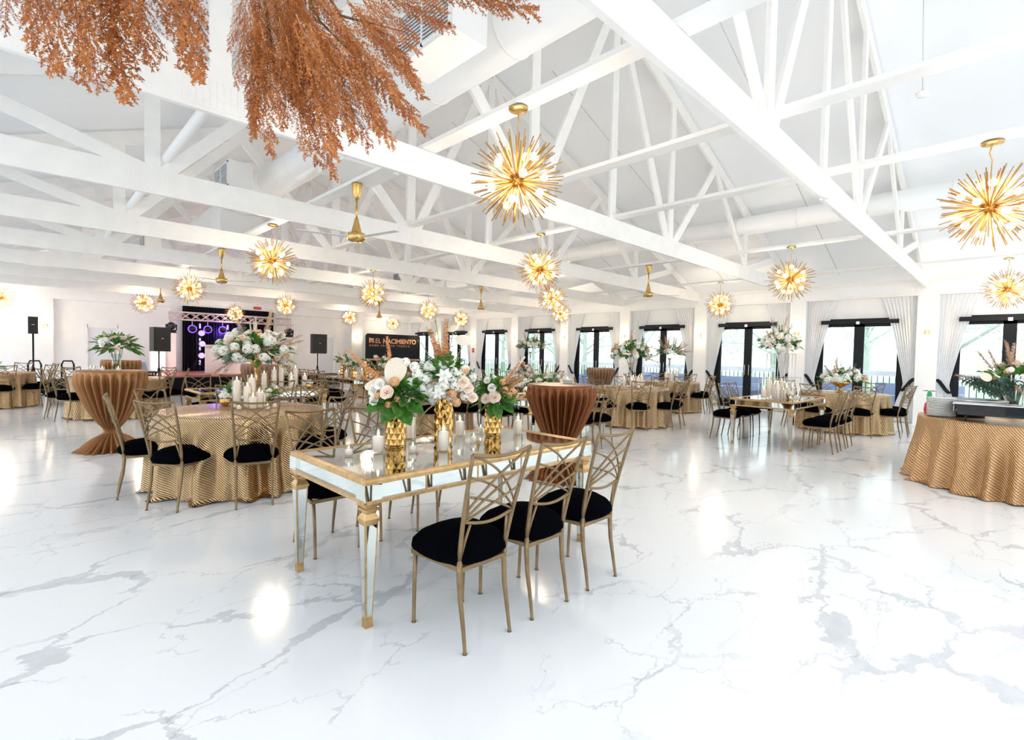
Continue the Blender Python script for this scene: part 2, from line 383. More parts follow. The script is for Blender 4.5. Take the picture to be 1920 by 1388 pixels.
for i,(y,l) in enumerate(((4.3,'behind the right mirrored table'),(6.9,'behind the round table with the tall pampas flowers'),(9.5,'two doors left of the right mirrored table'),(12.2,'three doors left of the right mirrored table'),(1.9,'outside the door right of the footed flower bowl'))):
    o=sf if i==0 else dup(sf,(17.1,y,0)); o.location=(17.1,y,0)
    tag(o,'dusty blue outdoor sofa on the terrace '+l,'sofa','terrace sofas')
def tree_mesh(seed):
    rnd=random.Random(seed); tr=MB(); tr.tube([(0,0,-.2),(.1,.05,1.5),(.0,.15,3.2),(.2,.1,5.2)],[.16,.13,.10,.05],8)
    lf=MB(); tips=[]
    for i in range(16):
        z=1.4+i*.24; a=rnd.uniform(0,2*pi); l=rnd.uniform(1.2,2.6); e=V((cos(a)*l,sin(a)*l,z+rnd.uniform(.4,1.6)))
        p0=V((.08,.1,z)); mid=(p0+e)/2+V((0,0,.25)); tr.tube([p0,mid,e],[.05,.03,.012],5); tips+= [e,mid,(e+mid)/2]
    for i in range(3600):
        c=rnd.choice(tips); p=c+V((rnd.gauss(0,.45),rnd.gauss(0,.45),rnd.gauss(0,.38)))
        a=V((rnd.gauss(0,1),rnd.gauss(0,1),rnd.gauss(0,1))).normalized(); b=a.orthogonal().normalized(); s=rnd.uniform(.035,.07)
        lf.add([p-a*s,p-b*s*.5,p+a*s,p+b*s*.5],[(0,1,2,3)],False)
    return tr.mesh('trunk',barkm), lf.mesh('crown',treel)
tms=[tree_mesh(s) for s in (1,2,3)]
tl=['leaning','broad','slim','tall','low','forked','young','dense','sparse','rounded','short','airy']
rt=random.Random(5)
for i in range(12):
    y=-5+i*3.3; x=24+rt.uniform(-1.5,6); k=i%3
    t=thing('garden_tree','%s pale green tree in the garden, %s from the right beyond the railing'%(tl[i],ordn[i+1]),'tree',(x,y,0),rt.uniform(0,6),'garden trees beyond the terrace')
    t.scale=(rt.uniform(1.0,1.35),)*3
    link('trunk',tms[k][0],t); link('crown',tms[k][1],t)

# ------------------------------------------------------------------ trusses, braces, ducts
TY=[1.50+BAY*k for k in range(-1,8)]
def truss_parts(root):
    y0,y1=0,.045
    MB().box(xl+.05,y0,3.10,XW-.02,y1,3.38).build('bottom_chord',timber,root)
    for a,b in ((xl+.1,RIDGE),(RIDGE,XW-.05)):
        MB().bar((a,.022,roofz(a)-.14),(b,.022,roofz(b)-.14),.045,.2).build('top_chord',timber,root)
    J1,J2=1.05,7.75; rz_=lambda x: roofz(x)-.22
    webs=[((x,3.34),(x,rz_(x))) for x in (J1,4.40,RIDGE,J2,11.0)]
    webs+=[((11.0,3.36),(9.4,rz_(9.4))),((J2+.12,3.36),(9.4,rz_(9.4))),((J2-.1,3.36),(6.2,rz_(6.2))),((4.5,3.36),(5.9,rz_(5.9))),((4.3,3.36),(2.7,rz_(2.7))),((J1+.1,3.36),(2.7,rz_(2.7))),((J1-.05,3.36),(-.75,3.86)),((11.1,3.36),(12.9,3.82))]
    for (a,b) in webs:
        MB().bar((a[0],.022,a[1]-.02),(b[0],.022,b[1]),.14,.04,up=(0,1,0)).build('web_member',timber,root)
    for x in (J1,4.4,J2,10.95):
        m=MB(); m.box(x-.24,-.004,3.13,x+.24,0,3.35); 
        for i in range(10):
            for j in range(8): m.box(x-.21+i*.045,-.009,3.15+j*.024,x-.205+i*.045,-.004,3.162+j*.024)
        m.build('gusset_plate',timber,root)
tr0=None
for k,y in enumerate(TY):
    lab='white timber roof truss, %s from the camera'%ordn[k] if k else 'white timber roof truss just behind the viewpoint'
    if tr0 is None: tr0=thing('roof_truss',lab,'truss',(0,y,0),0,'white roof trusses'); truss_parts(tr0)
    else: dup(tr0,(0,y,0),0,lab)
BX=[2.87,4.40,6.12,9.62,12.95,-.42]
bn=['first','second','third','fourth','fifth (nearest the windows)','leftmost']
for i,x in enumerate(BX):
    tag(MB().box(x-.08,-2,3.385,x+.08,YW-.25,3.425).build('ceiling_brace',timber),'flat white lengthwise ceiling brace, %s from the left'%(['second','third','fourth','fifth','sixth (nearest the windows)','first'][i]),'beam','lengthwise ceiling braces')
def duct(x,z,r,lab):
    t=thing('air_duct',lab,'duct')
    m=MB(); m.tube([(x,-2,z),(x,YW-.3,z)],r,32)
    m.build('duct_tube',ductm,t)
    for k in range(1,22):
        y=-2.6+k*1.15; MB().lathe([(r,-.012),(r+.008,-.006),(r+.008,.006),(r,.012)],(x,y,z),32,M=Matrix.Rotation(R(90),4,'X')).build('duct_seam',ductm,t)
    return t
duct(3.03,4.2,.24,'large round white air duct over the left half of the room')
duct(11.0,4.23,.19,'round white air duct along the window side of the room')
def register(x,y,z,lab,s=-1):
    t=thing('air_register',lab,'vent',(x,y,z),0,'air registers on the ducts')
    MB().box(-.02,-.38,-.2,.31,.38,.2).build('register_box',ductm,t)
    m=MB(); m.box(-.035,-.36,-.18,-.02,.36,-.16); m.box(-.035,-.36,.16,-.02,.36,.18); m.box(-.035,-.36,-.18,-.02,-.34,.18); m.box(-.035,.34,-.18,-.02,.36,.18); m.box(-.035,-.01,-.18,-.02,.01,.18)
    m.build('register_frame',ductm,t)
    MB().box(-.024,-.34,-.16,-.021,.34,.16).build('painted_grille_shade',mat('register_shade_paint',(.10,.12,.15),.6),t)  # thin dark sheet painted as the shade behind the louvres
    m=MB()
    for i in range(11): m.box(-.034,-.34,-.155+i*.029,-.024,.34,-.148+i*.029)
    m.build('louvres',ductm,t)
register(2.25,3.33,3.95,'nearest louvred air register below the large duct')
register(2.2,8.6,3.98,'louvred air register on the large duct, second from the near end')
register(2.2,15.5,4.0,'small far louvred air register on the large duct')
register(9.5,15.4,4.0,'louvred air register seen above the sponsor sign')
for k,y in enumerate((5.9,10.9)):
    tag(MB().box(2.66,y-.35,3.62,3.40,y+.35,4.0).build('duct_hanger_box',ductm),'white box under the large duct, %s one'%('nearer','farther')[k],'duct box','boxes under the large duct')
tag(MB().tube([(1.18,4.3,3.52),(1.18,YW-.3,3.52)],.05,12).build('sprinkler_pipe',ductm),'thin white pipe running along the left truss joints','pipe')
for i,(x,y) in enumerate(((6.55,1.44),(9.9,1.9))):
    pass
tag(MB().lathe([(.0,-.05),(.05,-.045),(.065,-.02),(.065,.0)],(5.9,1.46,3.12),16).build('smoke_detector',china),'small white dome detector on the nearest truss','detector')
tag(MB().lathe([(.0,-.05),(.05,-.045),(.065,-.02),(.065,.0)],(7.5,.9,4.55),16).build('smoke_detector',china),'white disc detector hanging on a thin cable near the ceiling','detector')
tag(MB().tube([(7.5,.9,4.55),(7.1,.9,roofz(7.1))],.004,5).build('detector_cable',steel),'thin cable holding the hanging detector','cable')
# thin sprinkler lines following the roof slope
for k,y in enumerate((3.0,5.6,8.3)):
    m=MB(); m.tube([(6.3,y,roofz(6.3)-.25),(13.6,y,roofz(13.6)-.25)],.007,5); m.build('roof_cable',steel); 
    tag(bpy.context.scene.collection.objects[-1],'thin grey cable under the roof slope, %s bay from the near end'%ordn[k+2],'cable','roof cables')

# ------------------------------------------------------------------ chandeliers and fans
def dirs(n, seed=0):
    rnd=random.Random(seed); out=[]
    for i in range(n):
        z=1-2*(i+.5)/n; a=i*2.39996+rnd.uniform(-.12,.12); s=sqrt(1-z*z); out.append(V((cos(a)*s,sin(a)*s,z)))
    return out
def chandelier():
    t=thing('chandelier','x','chandelier')
    MB().lathe([(.03,-.015),(.065,-.01),(.07,.0),(.0,.004)],(0,0,.49),20).build('canopy',brass,t)
    MB().tube([(0,0,.48),(.012,.01,.42),(-.004,0,.36),(0,0,.30),(0,0,.03)],.004,6).build('cord',brass,t)
    MB().sphere((0,0,0),.045,14,8).build('hub',dark_brass,t)
    m=MB(); rnd=random.Random(3)
    for d in dirs(170,4):
        l=rnd.uniform(.27,.345); a=d.orthogonal().normalized()*.0040; b=d.cross(a)
        vs=[d*.03+a,d*.03-a*.5+b*.87,d*.03-a*.5-b*.87]; vs+=[v+d*(l-.03) for v in vs]; vs=[v for v in vs]
        m.add(vs,[(0,1,4,3),(1,2,5,4),(2,0,3,5),(3,4,5)],False)
    tag(m.build('brass_spikes',dark_brass,t),kind='stuff')
    bm=MB().sphere((0,0,0),.027,12,8).mesh('bulb',bulb)
    for d in dirs(14,9): link('bulb',bm,t,d*.20)
    return t
CH=[(2.45,2.48,2.60,'biggest spiky brass chandelier, near the centre top'),(5.29,.20,2.60,'large spiky brass chandelier at the right edge'),
(2.45,7.2,2.60,'spiky brass chandelier left of the brass fan with the big motor'),(5.2,4.76,2.6,'spiky brass chandelier directly under the biggest chandelier'),
(8.2,2.44,2.6,'spiky brass chandelier above the right mirrored table'),(11.18,.17,2.6,'spiky brass chandelier low at the right edge over the buffet'),
(2.45,11.9,2.6,'spiky brass chandelier above the left of the stage truss'),(5.26,9.55,2.6,'spiky brass chandelier left of the sponsor sign'),
(2.42,17.0,2.6,'small spiky chandelier above the pale door left of the stage'),(5.15,14.1,2.6,'small spiky chandelier at the right end of the stage truss'),
(11.1,4.71,2.6,'small spiky chandelier before the window wall, left of the right mirrored table\'s one'),(8.05,7.0,2.6,'spiky chandelier overlapping a lower one near the window wall'),
(11.0,9.23,2.6,'lower of two overlapping spiky chandeliers near the window wall'),(5.2,18.9,2.6,'small spiky chandelier in front of the stage truss'),
(8.3,11.9,2.6,'small spiky chandelier behind the tall orange flower stems'),(8.4,16.9,2.6,'small spiky chandelier left of the black sign by the lit pier'),
(11.2,18.6,2.6,'smallest spiky chandelier directly above the sponsor sign'),(11.05,13.85,2.6,'small spiky chandelier right of the tall orange flower stems'),(-.4,19.1,2.6,'tiny spiky chandelier cut by the left edge')]
ch0=None; LAMPS=[]
K=1.165
CH=[(x*K,min(y*K,22.0),1.4+(z-1.4)*K,l) for x,y,z,l in CH]
CH[13]=(5.85,21.15,2.745,CH[13][3])
for i,(x,y,z,l) in enumerate(CH):
    if ch0 is None: ch0=chandelier(); o=ch0; o.location=(x,y,z)
    else: o=dup(ch0,(x,y,z),i*.9)
    o.scale=(K,K,K); tag(o,l,'chandelier','spiky brass chandeliers'); LAMPS.append((x,y,z))
def fan():
    t=thing('ceiling_fan','x','fan')
    MB().lathe([(.0,.50),(.055,.50),(.05,.485),(.045,.40),(.025,.37),(.02,.34)],(0,0,0),20).build('canopy',brass,t)
    MB().tube([(0,0,.36),(0,0,.12)],.0105,10).build('rod',brass,t)
    MB().lathe([(.018,.15),(.022,.13),(.05,.02),(.052,.0),(.088,-.005),(.092,-.03),(.088,-.07),(.06,-.085),(.0,-.088)],(0,0,0),28).build('motor',brass,t)
    for k in range(3):
        a=k*2*pi/3; M=Matrix.Rotation(a,4,'Z'); m=MB(); m.box(.08,-.035,-.045,.58,.035,-.041,M); m.build('blade',china,t)
    return t
FN=[(2.44,4.78,'large brass ceiling fan left of the biggest chandelier'),(2.45,9.63,'brass ceiling fan left of centre, second from the near one'),(2.5,15.2,'small far brass ceiling fan above the stage wall door'),
    (8.3,4.87,'brass ceiling fan in front of the window wall'),(8.3,9.6,'small brass ceiling fan right of the tall orange flower stems'),(8.45,14.9,'tiny brass ceiling fan above the sponsor sign')]
f0=None
for i,(x,y,l) in enumerate(FN):
    x,y=x*K,y*K
    if f0 is None: f0=fan(); o=f0; o.location=(x,y,2.80); o.rotation_euler=(0,0,.75)
    else: o=dup(f0,(x,y,2.80),.4+i)
    o.scale=(K,K,K)
    tag(o,l,'ceiling fan','brass ceiling fans')
# wall sconces
def sconce(axis):
    t=thing('wall_sconce','x','wall lamp')
    n=V((-1,0,0)) if axis=='x' else V((0,-1,0)); u=V((0,1,0)) if axis=='x' else V((1,0,0))
    Mx=Matrix.Rotation(R(90),4,'Y' if axis=='x' else 'X')
    MB().lathe([(.0,0),(.055,0),(.06,.012),(.05,.03),(.0,.034)],(0,0,0),20,M=(Matrix.Rotation(R(-90),4,'Y') if axis=='x' else Matrix.Rotation(R(90),4,'X'))).build('backplate',brass,t)
    for sx in (-1,1):
        for sz in (-1,1):
            a=n*.05+u*sx*.02+V((0,0,sz*.03)); b=n*.10+u*sx*.11+V((0,0,sz*.21)); MB().tube([a,b],[.004,.0025],6).build('arm',brass,t)
    for sz in (-1,1): MB().sphere(n*.06+V((0,0,sz*.045)),.018,10,6).build('bulb',bulb,t)
    return t
s0=None; SC=[]
for k in range(0,8):
    y=PIER0+BAY*k; l='brass starburst wall lamp on a window-wall pier, %s from the right'%ordn[k+1]
    if s0 is None: s0=sconce('x'); o=s0; o.location=(XW-.002,y,2.10)
    else: o=dup(s0,(XW-.002,y,2.10))
    tag(o,l,'wall lamp','window wall lamps'); SC.append((XW-.16,y,2.10))
s1=sconce('y'); s1.location=(.57,YW-.202,2.04); tag(s1,'brass wall lamp beside the leftmost speaker','wall lamp','stage wall lamps'); SC.append((.57,YW-.36,2.04))
o=dup(s1,(11.59,YW-.202,2.09)); tag(o,'brass wall lamp between the right speaker and the sign','wall lamp','stage wall lamps'); SC.append((11.59,YW-.36,2.09))

# ------------------------------------------------------------------ chairs (local: faces +Y, back feet at y=-.20)
def chair():
    t=thing('banquet_chair','x','chair')
    # cushion
    prof=[(.0,.395),(.15,.392),(.205,.40),(.232,.425),(.228,.452),(.20,.482),(.15,.507),(.08,.522),(.0,.527)]
    def sq(r,a): # slightly squared outline, narrower at the back
        k=1/max(.0001,(abs(cos(a))**2.6+abs(sin(a))**2.6)**(1/2.6)); x=r*cos(a)*k*.97; y=r*sin(a)*k*.97
        return x*(1+.10*y/.22),y
    m=MB(); n=32; vs=[];fs=[]
    for r,z in prof:
        for k in range(n): x,y=sq(max(r,1e-4),2*pi*k/n); vs.append((x,y+.02,z))
    for i in range(len(prof)-1):
        for k in range(n): a=i*n+k;b=i*n+(k+1)%n; fs.append((a,b,b+n,a+n))
    m.add(vs,fs); m.build('seat',velvet,t)
    m=MB(); ring=[V((-.142,-.155,.385)),V((.142,-.155,.385)),V((.18,.19,.385)),V((-.18,.19,.385))]
    for i in range(4): m.bar(ring[i],ring[(i+1)%4],.02,.022)
    m.build('seat_frame',gold,t)
    for s in (-1,1):
        MB().tube([(s*.16,.20,0),(s*.16,.20,.01),(s*.163,.195,.2),(s*.168,.18,.39)],[.0135,.0095,.0105,.012],10).build('leg',gold,t)
        MB().tube([(s*.145,-.20,0),(s*.145,-.20,.012),(s*.143,-.185,.10),(s*.143,-.158,.24),(s*.144,-.148,.36),(s*.145,-.150,.43)],[.012,.0085,.010,.0125,.0145,.014],10).build('leg',gold,t)
    # back: two leaning posts, inner struts, top rail, crossing bars
    def P(sx,h):   # point on the back surface, sx -1..1 across, h 0 (seat) .. 1 (top)
        z=.42+h*.53; w=.145+.040*h; y=-.150-.13*h**1.25
        return V((sx*w, y-.022*(1-sx*sx)*(.3+.7*h), z))
    m=MB()
    for s in (-1,1):
        m.tube([P(s,h/8) for h in range(9)],[.0125-.0035*h/8 for h in range(9)],8)
        m.tube([P(s*.96,.02),P(s*.86,.18),P(s*.74,.345)],.007,6)
    m.tube([P(-1+.125*k,1-.035*sin(pi*k/16)) for k in range(17)],.009,8)
    m.tube([P(-1+.125*k,.38-.05*sin(pi*k/16)) for k in range(17)],.008,8)
    m.build('back_frame',gold,t)
    m=MB()
    for h0,h1,bow in ((1.0,.46,.07),(.80,.40,.055),(.62,.38,.02)):
        for s in (-1,1):
            pts=[]
            for k in range(13):
                u=k/12; h=h0+(h1-h0)*u+bow*sin(pi*u); pts.append(P(s*(-1+2*u),min(h,.985))+V((0,.004*s,0)))
            m.tube(pts,.0062,6)
    m.build('back_lattice',gold,t)
    return t
ch_=[None]
def place_chair(x,y,rz,label,group):     # x,y of the point midway between the feet
    if ch_[0] is None: ch_[0]=chair(); o=ch_[0]; o.location=(x,y,0); o.rotation_euler=(0,0,rz)
    else: o=dup(ch_[0],(x,y,0),rz)
    return tag(o,label,'chair',group)

# ------------------------------------------------------------------ mirrored tables
def mtable(cx,cy,L,W,label,rz=0):
    t=thing('mirrored_table',label,'table',(cx,cy,0),rz,'mirrored dining tables'); a,b=L/2,W/2
    MB().box(-a+.05,-b+.05,.745,a-.05,b-.05,.758).build('mirror_top',mirror,t)
    m=MB()
    prof=[(0,.735),(0,.752),(.006,.762),(.022,.767),(.040,.762),(.05,.758),(.05,.735)]   # inset from edge, z
    vs=[];fs=[]
    for (i,z) in prof: vs+=[V((-a+i,-b+i,z)),V((a-i,-b+i,z)),V((a-i,b-i,z)),V((-a+i,b-i,z))]
    for i in range(len(prof)-1):
        for k in range(4): p=i*4+k;q=i*4+(k+1)%4; fs.append((p,q,q+4,p+4))
    m.add(vs,fs,False); m.build('gilded_rim',frameg,t)
    for (x0,y0,x1,y1) in ((-a+.012,-b+.012,a-.012,-b+.03),(-a+.012,b-.03,a-.012,b-.012),(-a+.012,-b+.03,-a+.03,b-.03),(a-.03,-b+.03,a-.012,b-.03)):
        MB().box(x0,y0,.655,x1,y1,.735).build('mirror_apron',mirror,t)
    m=MB()
    for (p,q) in (((-a,-b),(a,-b)),((a,-b),(a,b)),((a,b),(-a,b)),((-a,b),(-a,-b))):
        m.bar((p[0]*.992,p[1]*.985,.648),(q[0]*.992,q[1]*.985,.648),.022,.018)
    m.build('apron_moulding',frameg,t)
    # dividers on the apron
    m=MB()
    nL=max(3,int(L/.34))
    for s in (-1,1):
        for k in range(1,nL): x=-a+L*k/nL; m.box(x-.004,s*(b-.012)-.003,.658,x+.004,s*(b-.012)+.003,.735)
    m.build('apron_divider',frameg,t)
    for sx in (-1,1):
        for sy in (-1,1):
            cx_,cy_=sx*(a-.045),sy*(b-.045)
            lg=MB()
            def sq(r,z0,r1,z1):
                vs=[(cx_+i*rr,cy_+j*rr,z) for rr,z in ((r,z0),(r1,z1)) for i,j in ((-1,-1),(1,-1),(1,1),(-1,1))]
                lg.add(vs,[(3,2,1,0),(4,5,6,7),(0,1,5,4),(1,2,6,5),(2,3,7,6),(3,0,4,7)],False)
            sq(.020,.0,.020,.045); sq(.0185,.045,.036,.545); sq(.040,.545,.040,.56); sq(.040,.56,.026,.585); sq(.026,.585,.030,.60); sq(.038,.60,.038,.612); sq(.030,.612,.030,.625); sq(.044,.625,.046,.645)
            leg=lg.build('leg',frameg,t)
            pm=MB()
            for i,j in ((1,0),(-1,0),(0,1),(0,-1)):
                z0,z1=.06,.53; r0=.0195+.0175*(z0-.045)/.5; r1=.0195+.0175*(z1-.045)/.5
                def q(r,w,z): return V((cx_+i*r+(-j)*w, cy_+j*r+i*w, z))
                w0,w1=r0-.007,r1-.009
                pm.add([q(r0,-w0,z0),q(r0,w0,z0),q(r1,w1,z1),q(r1,-w1,z1)],[(0,1,2,3)],False)
            pm.build('leg_mirror',mirror,leg)
            MB().box(cx_-.047,cy_-.047,.652,cx_+.047,cy_+.047,.736).build('corner_mirror_block',mirror,leg)
    return t
HX,HY=2.125,2.71
mtable(HX,HY,1.85,.96,'nearest mirrored table with gilded rim and tapered mirror legs, in the foreground')
for i,x in enumerate((1.604,2.06,2.546)):
    place_chair(x,1.955,0,'gold lattice-back chair, near side of the foreground mirrored table, '+('closest to the camera','middle of the three','farthest right')[i],'chairs at the foreground mirrored table')
for i,x in enumerate((1.555,2.047,2.559)):
    place_chair(x,3.46,pi,'gold lattice-back chair, far side of the foreground mirrored table, '+('leftmost','middle','rightmost')[i],'chairs at the foreground mirrored table')
mtable(9.25,2.84,1.84,.96,'right mirrored table with a tall floral frame and candles, near the window wall')
for i,x in enumerate((8.79,9.28,9.73)):
    place_chair(x,2.10,0,'gold chair, right-hand side of the right mirrored table, '+('nearest','middle','farthest')[i]+' of the row','chairs at the right mirrored table')
    place_chair(x-.0,3.57,pi,'gold chair, left-hand side of the right mirrored table, '+('nearest','middle','farthest')[i]+' of the row','chairs at the right mirrored table')
mtable(6.10,5.31,1.85,.96,'mirrored table partly hidden behind the near bronze cocktail table')
for i,x in enumerate((5.45,5.92,6.39)):
    place_chair(x,4.57,0,'gold chair, near side of the mirrored table behind the near cocktail table, '+('left one','middle one','right one')[i],'chairs at the mirrored table behind the near cocktail table')
    place_chair(x+.1,6.05,pi,'gold chair, far side of the mirrored table behind the near cocktail table, '+('left one','middle one','right one')[i],'chairs at the mirrored table behind the near cocktail table')
mtable(2.72,8.58,1.85,.96,'mirrored table with the huge white floral urn, behind the near round table')
for i,x in enumerate((2.25,2.75,3.22)):
    place_chair(x-.05,7.80,0,'gold chair on the near side of the mirrored table with the huge floral urn, '+('left','middle','right')[i],'chairs at the floral urn table')
    place_chair(x-.15,9.33,pi,'gold chair on the far side of the mirrored table with the huge floral urn, '+('left','middle','right')[i],'chairs at the floral urn table')
mtable(5.85,11.48,1.85,.96,'far mirrored table with three small gold vases, left of the sign',R(90))
for i,y in enumerate((10.95,11.5,12.0)):
    place_chair(5.05,y,-pi/2,'gold chair, left side of far mirrored table with three gold vases, '+('near','middle','far')[i]+' one','chairs at the far mirrored table')
    place_chair(6.65,y,pi/2,'gold chair, right side of far mirrored table with three gold vases, '+('near','middle','far')[i]+' one','chairs at the far mirrored table')
for i,x in enumerate((3.95,4.45)):
    place_chair(x,9.55,R(-30),'gold chair standing between the two mirrored tables left of the sign, '+('left','right')[i]+' one','loose chairs between tables')

# ------------------------------------------------------------------ round tables with sequinned cloth
def round_cloth(cx,cy,r,h,m,label,name='tablecloth',folds=19,seed=0,amp=.055,flare=.025,n=300,group=None):
    rnd=random.Random(seed); ph=[rnd.uniform(0,6.28) for _ in range(6)]
    mb=MB(); NV=26
    def prof(u,v):
        th=2*pi*u
        if v<.30:
            q=v/.30; return V((r*q*cos(th),r*q*sin(th),h+.004))
        t=(v-.30)/.70
        a=amp*smooth01(t*1.6)
        f=sin(folds*th+ph[0]+1.6*sin(3*th+ph[1])+.5*sin(4*t+ph[4]+2*th))*.65+.35*sin((folds*1.7//1)*th+ph[2])
        puddle=smooth01((t-.93)/.07)
        rr=r+.006+flare*t**1.5+a*(f-.10)+puddle*(.03+.03*sin(11*th+ph[3]))
        z=h*(1-min(1,t*1.03))+.004+ .004*(1-t)+puddle*.006*(1+sin(23*th))
        if t<.03: rr=r+.006*t/.03
        return V((rr*cos(th),rr*sin(th),max(.005,z)))
    mb.grid(prof,n,NV+10,True,lambda u,v: (u*2*pi*r, v*1.2))
    o=mb.build(name,m,None,(cx,cy,0)); return tag(o,label,'tablecloth',group)
def round_table(cx,cy,r,label):
    t=thing('round_table',label,'table',(cx,cy,0),0,'round banquet tables')
    MB().lathe([(.0,.73),(r-.02,.73),(r-.02,.755),(.0,.755)],(0,0,0),40).build('tabletop',kraft,t)
    for k in range(4): a=pi/4+k*pi/2; MB().tube([(cos(a)*r*.6,sin(a)*r*.6,0),(cos(a)*r*.6,sin(a)*r*.6,.73)],.014,8).build('leg',black,t)
def dirword(ang,cx,cy):
    # direction of a seat relative to someone at the room's entrance looking in
    f=V((cx,cy,0)).normalized(); v=V((cos(ang),sin(ang),0)); rt=v.dot(V((f.y,-f.x,0))); fw=v.dot(f); a=math.degrees(atan2(fw,rt))%360
    return ['right','back right','back','back left','left','front left','front','front right'][int((a+22.5)//45)%8]
RT=[(1.67,5.72,174,'near round table in silver-gold sequins',sequin,.785,8),(9.15,5.72,-93,'gold sequinned round table left of the right mirrored table',sequin2,.78,8),
    (12.05,2.5,-152,'champagne round table with the low footed flower bowl',sequin2,.78,8),(12.45,6.6,-92,'far round table with the tall pampas flowers by the windows',sequin2,.78,8),
    (1.40,12.75,170,'round table left behind the left bronze cocktail table',sequin2,.78,8),(-.55,16.0,-75,'far left round table cut by the frame edge',sequin2,.78,8),
    (5.35,7.6,-80,'gold sequinned round table behind the tall gold vases',sequin2,.78,8),(10.3,10.0,-90,'far round table beyond the dark cocktail table by the windows',sequin2,.78,6),(8.1,13.9,-60,'far round table in front of the sign',sequin2,.78,6)]
SH=['near round sequinned table','round table left of the right mirrored table','round table with the footed flower bowl','far round table with pampas flowers','round table behind the left bronze cocktail table','round table at the left frame edge','round table behind the gold vases','far round table beyond the taupe cocktail table','far round table before the black sign']
PH={0:[173,218,258.5,303,346,33,80,127]}
for i,(x,y,ph,l,m_,r,n) in enumerate(RT):
    round_table(x,y,r,'table under the cloth, '+SH[i])
    round_cloth(x,y,r,.76,m_,'floor-length cloth: '+l,'tablecloth',15 if i==0 else 19,i,amp=.075 if i==0 else .06,n=480 if i==0 else 260,group='sequinned tablecloths')
    for k in range(n):
        a=R(PH[i][k]) if i in PH else R(ph+k*360/n); rc=.90 if i else .85
        place_chair(x+cos(a)*rc,y+sin(a)*rc,a+pi/2,'gold chair, %s side of the %s'%(dirword(a,x,y),SH[i]),'chairs at the '+SH[i])

# ------------------------------------------------------------------ cocktail tables with tied satin cloth
def cocktail(cx,cy,r,label,m_,seed=0,h=1.07,n=360,ws=1.0):
    rnd=random.Random(seed); ph=[rnd.uniform(0,6.28) for _ in range(5)]; NP=26
    mb=MB(); ys=[(0,1.0,0),(.03,1.0,.1),(.10,.965,.6),(.16,.915,.9),(.30,.765,1.0),(.45,.595,1.0),(.53,.48,.95),(.60,.36,.8),(.665,.225,.6),(.70,.20,.5),(.735,.25,.7),(.80,.46,1.1),(.88,.64,1.2),(.95,.83,1.35),(1.0,.90,1.4)]
    def prof(u,v):
        th=2*pi*u
        if v<.22: q=v/.22; return V((r*q*cos(th),r*q*sin(th),h+.003))
        t=(v-.22)/.78
        t=t/ws if t<.7*ws else .7+(t-.7*ws)*.3/(1-.7*ws)
        for (a,b) in zip(ys,ys[1:]):
            if t<=b[0]: q=(t-a[0])/(b[0]-a[0]); s=a[1]+(b[1]-a[1])*q; am=a[2]+(b[2]-a[2])*q; break
        k=NP if t<.70 else NP
        f=sin(k*th+ph[0]+.8*sin(2*th+ph[1])); f=f*abs(f)**.2
        f+=.4*sin(7*th+ph[2])*(1.1 if t>.8 else .3)
        rr=r*s*(1+.12*am*f*(1 if t<.8 else .9)); z=h*(1-(v-.22)/.78)
        if t>.9: z=max(.006,z*(.6+.3*sin(k*th+ph[3])))
        return V((rr*cos(th),rr*sin(th),max(.006,z)))
    mb.grid(prof,n,60,True,lambda u,v:(u*4,v*3))
    t=thing('cocktail_table','table under the '+label,'table',(cx,cy,0),0,'high cocktail tables')
    MB().lathe([(0,1.03),(r-.015,1.03),(r-.015,1.055),(0,1.055)],(0,0,0),36).build('tabletop',kraft,t); MB().tube([(0,0,.03),(0,0,1.04)],.03).build('pedestal',black,t); MB().lathe([(0,.01),(.12,.01),(.05,.04),(0,.045)],(0,0,0),20).build('base',black,t)
    MB().lathe([(r*.150,-.02),(r*.172,-.012),(r*.172,.012),(r*.150,.02)],(cx,cy,h*.21),20)
    return tag(mb.build('tablecloth',m_,None,(cx,cy,0)),label,'tablecloth','tied satin cocktail cloths')
CK=[(4.36,3.62,.385,'rust bronze satin cloth tied at the waist on the near cocktail table',satin),(.86,8.55,.39,'golden bronze satin cloth tied at the waist on the left cocktail table',satin3),
    (11.7,8.3,.39,'taupe pleated cloth on the cocktail table near the windows',satin2),(1.68,14.9,.385,'bronze cloth on the small cocktail table seen just above the left one',satin3),(3.72,11.6,.385,'brown cloth on the cocktail table behind the huge floral urn',satin2)]
for i,(x,y,r,l,m_) in enumerate(CK): cocktail(x,y,r,l,m_,i,n=420 if i<2 else 200,ws=(1.0,1.09,1.05,1.08,1.05)[i])

# ------------------------------------------------------------------ buffet table
BXc,BYc=8.12,-.12
round_table(BXc,BYc,.97,'table under the amber buffet cloth')
round_cloth(BXc,BYc,.985,.77,buffcl,'amber sequinned cloth on the round buffet table at the right edge','tablecloth',24,11,.065,.09,560,'sequinned tablecloths')
TZ=.776
for i in range(14):
    p=V((7.72,.62,TZ+.006+i*.0155)); 
    o=MB().lathe([(.0,0),(.08,.0),(.10,.006),(.135,.014),(.135,.018),(.095,.010),(.0,.006)],(0,0,0),32).build('plate',china,None,p) if i==0 else None
    if o: pl0=o
    else: o=pl0.copy(); C.objects.link(o); o.location=p+V((.003*sin(i*2),.003*cos(i*3),0))
    tag(o,'white dinner plate in the buffet stack, %s from the bottom'%(ordn[i+1] if i<12 else ('thirteenth','topmost, fourteenth')[i-12]),'plate','stack of dinner plates on the buffet')
rg=atan2(U.y,U.x)
t=thing('griddle','long black griddle pan on legs with a round side handle, front of the buffet','griddle',(7.50,.06,TZ+.0),R(-88))
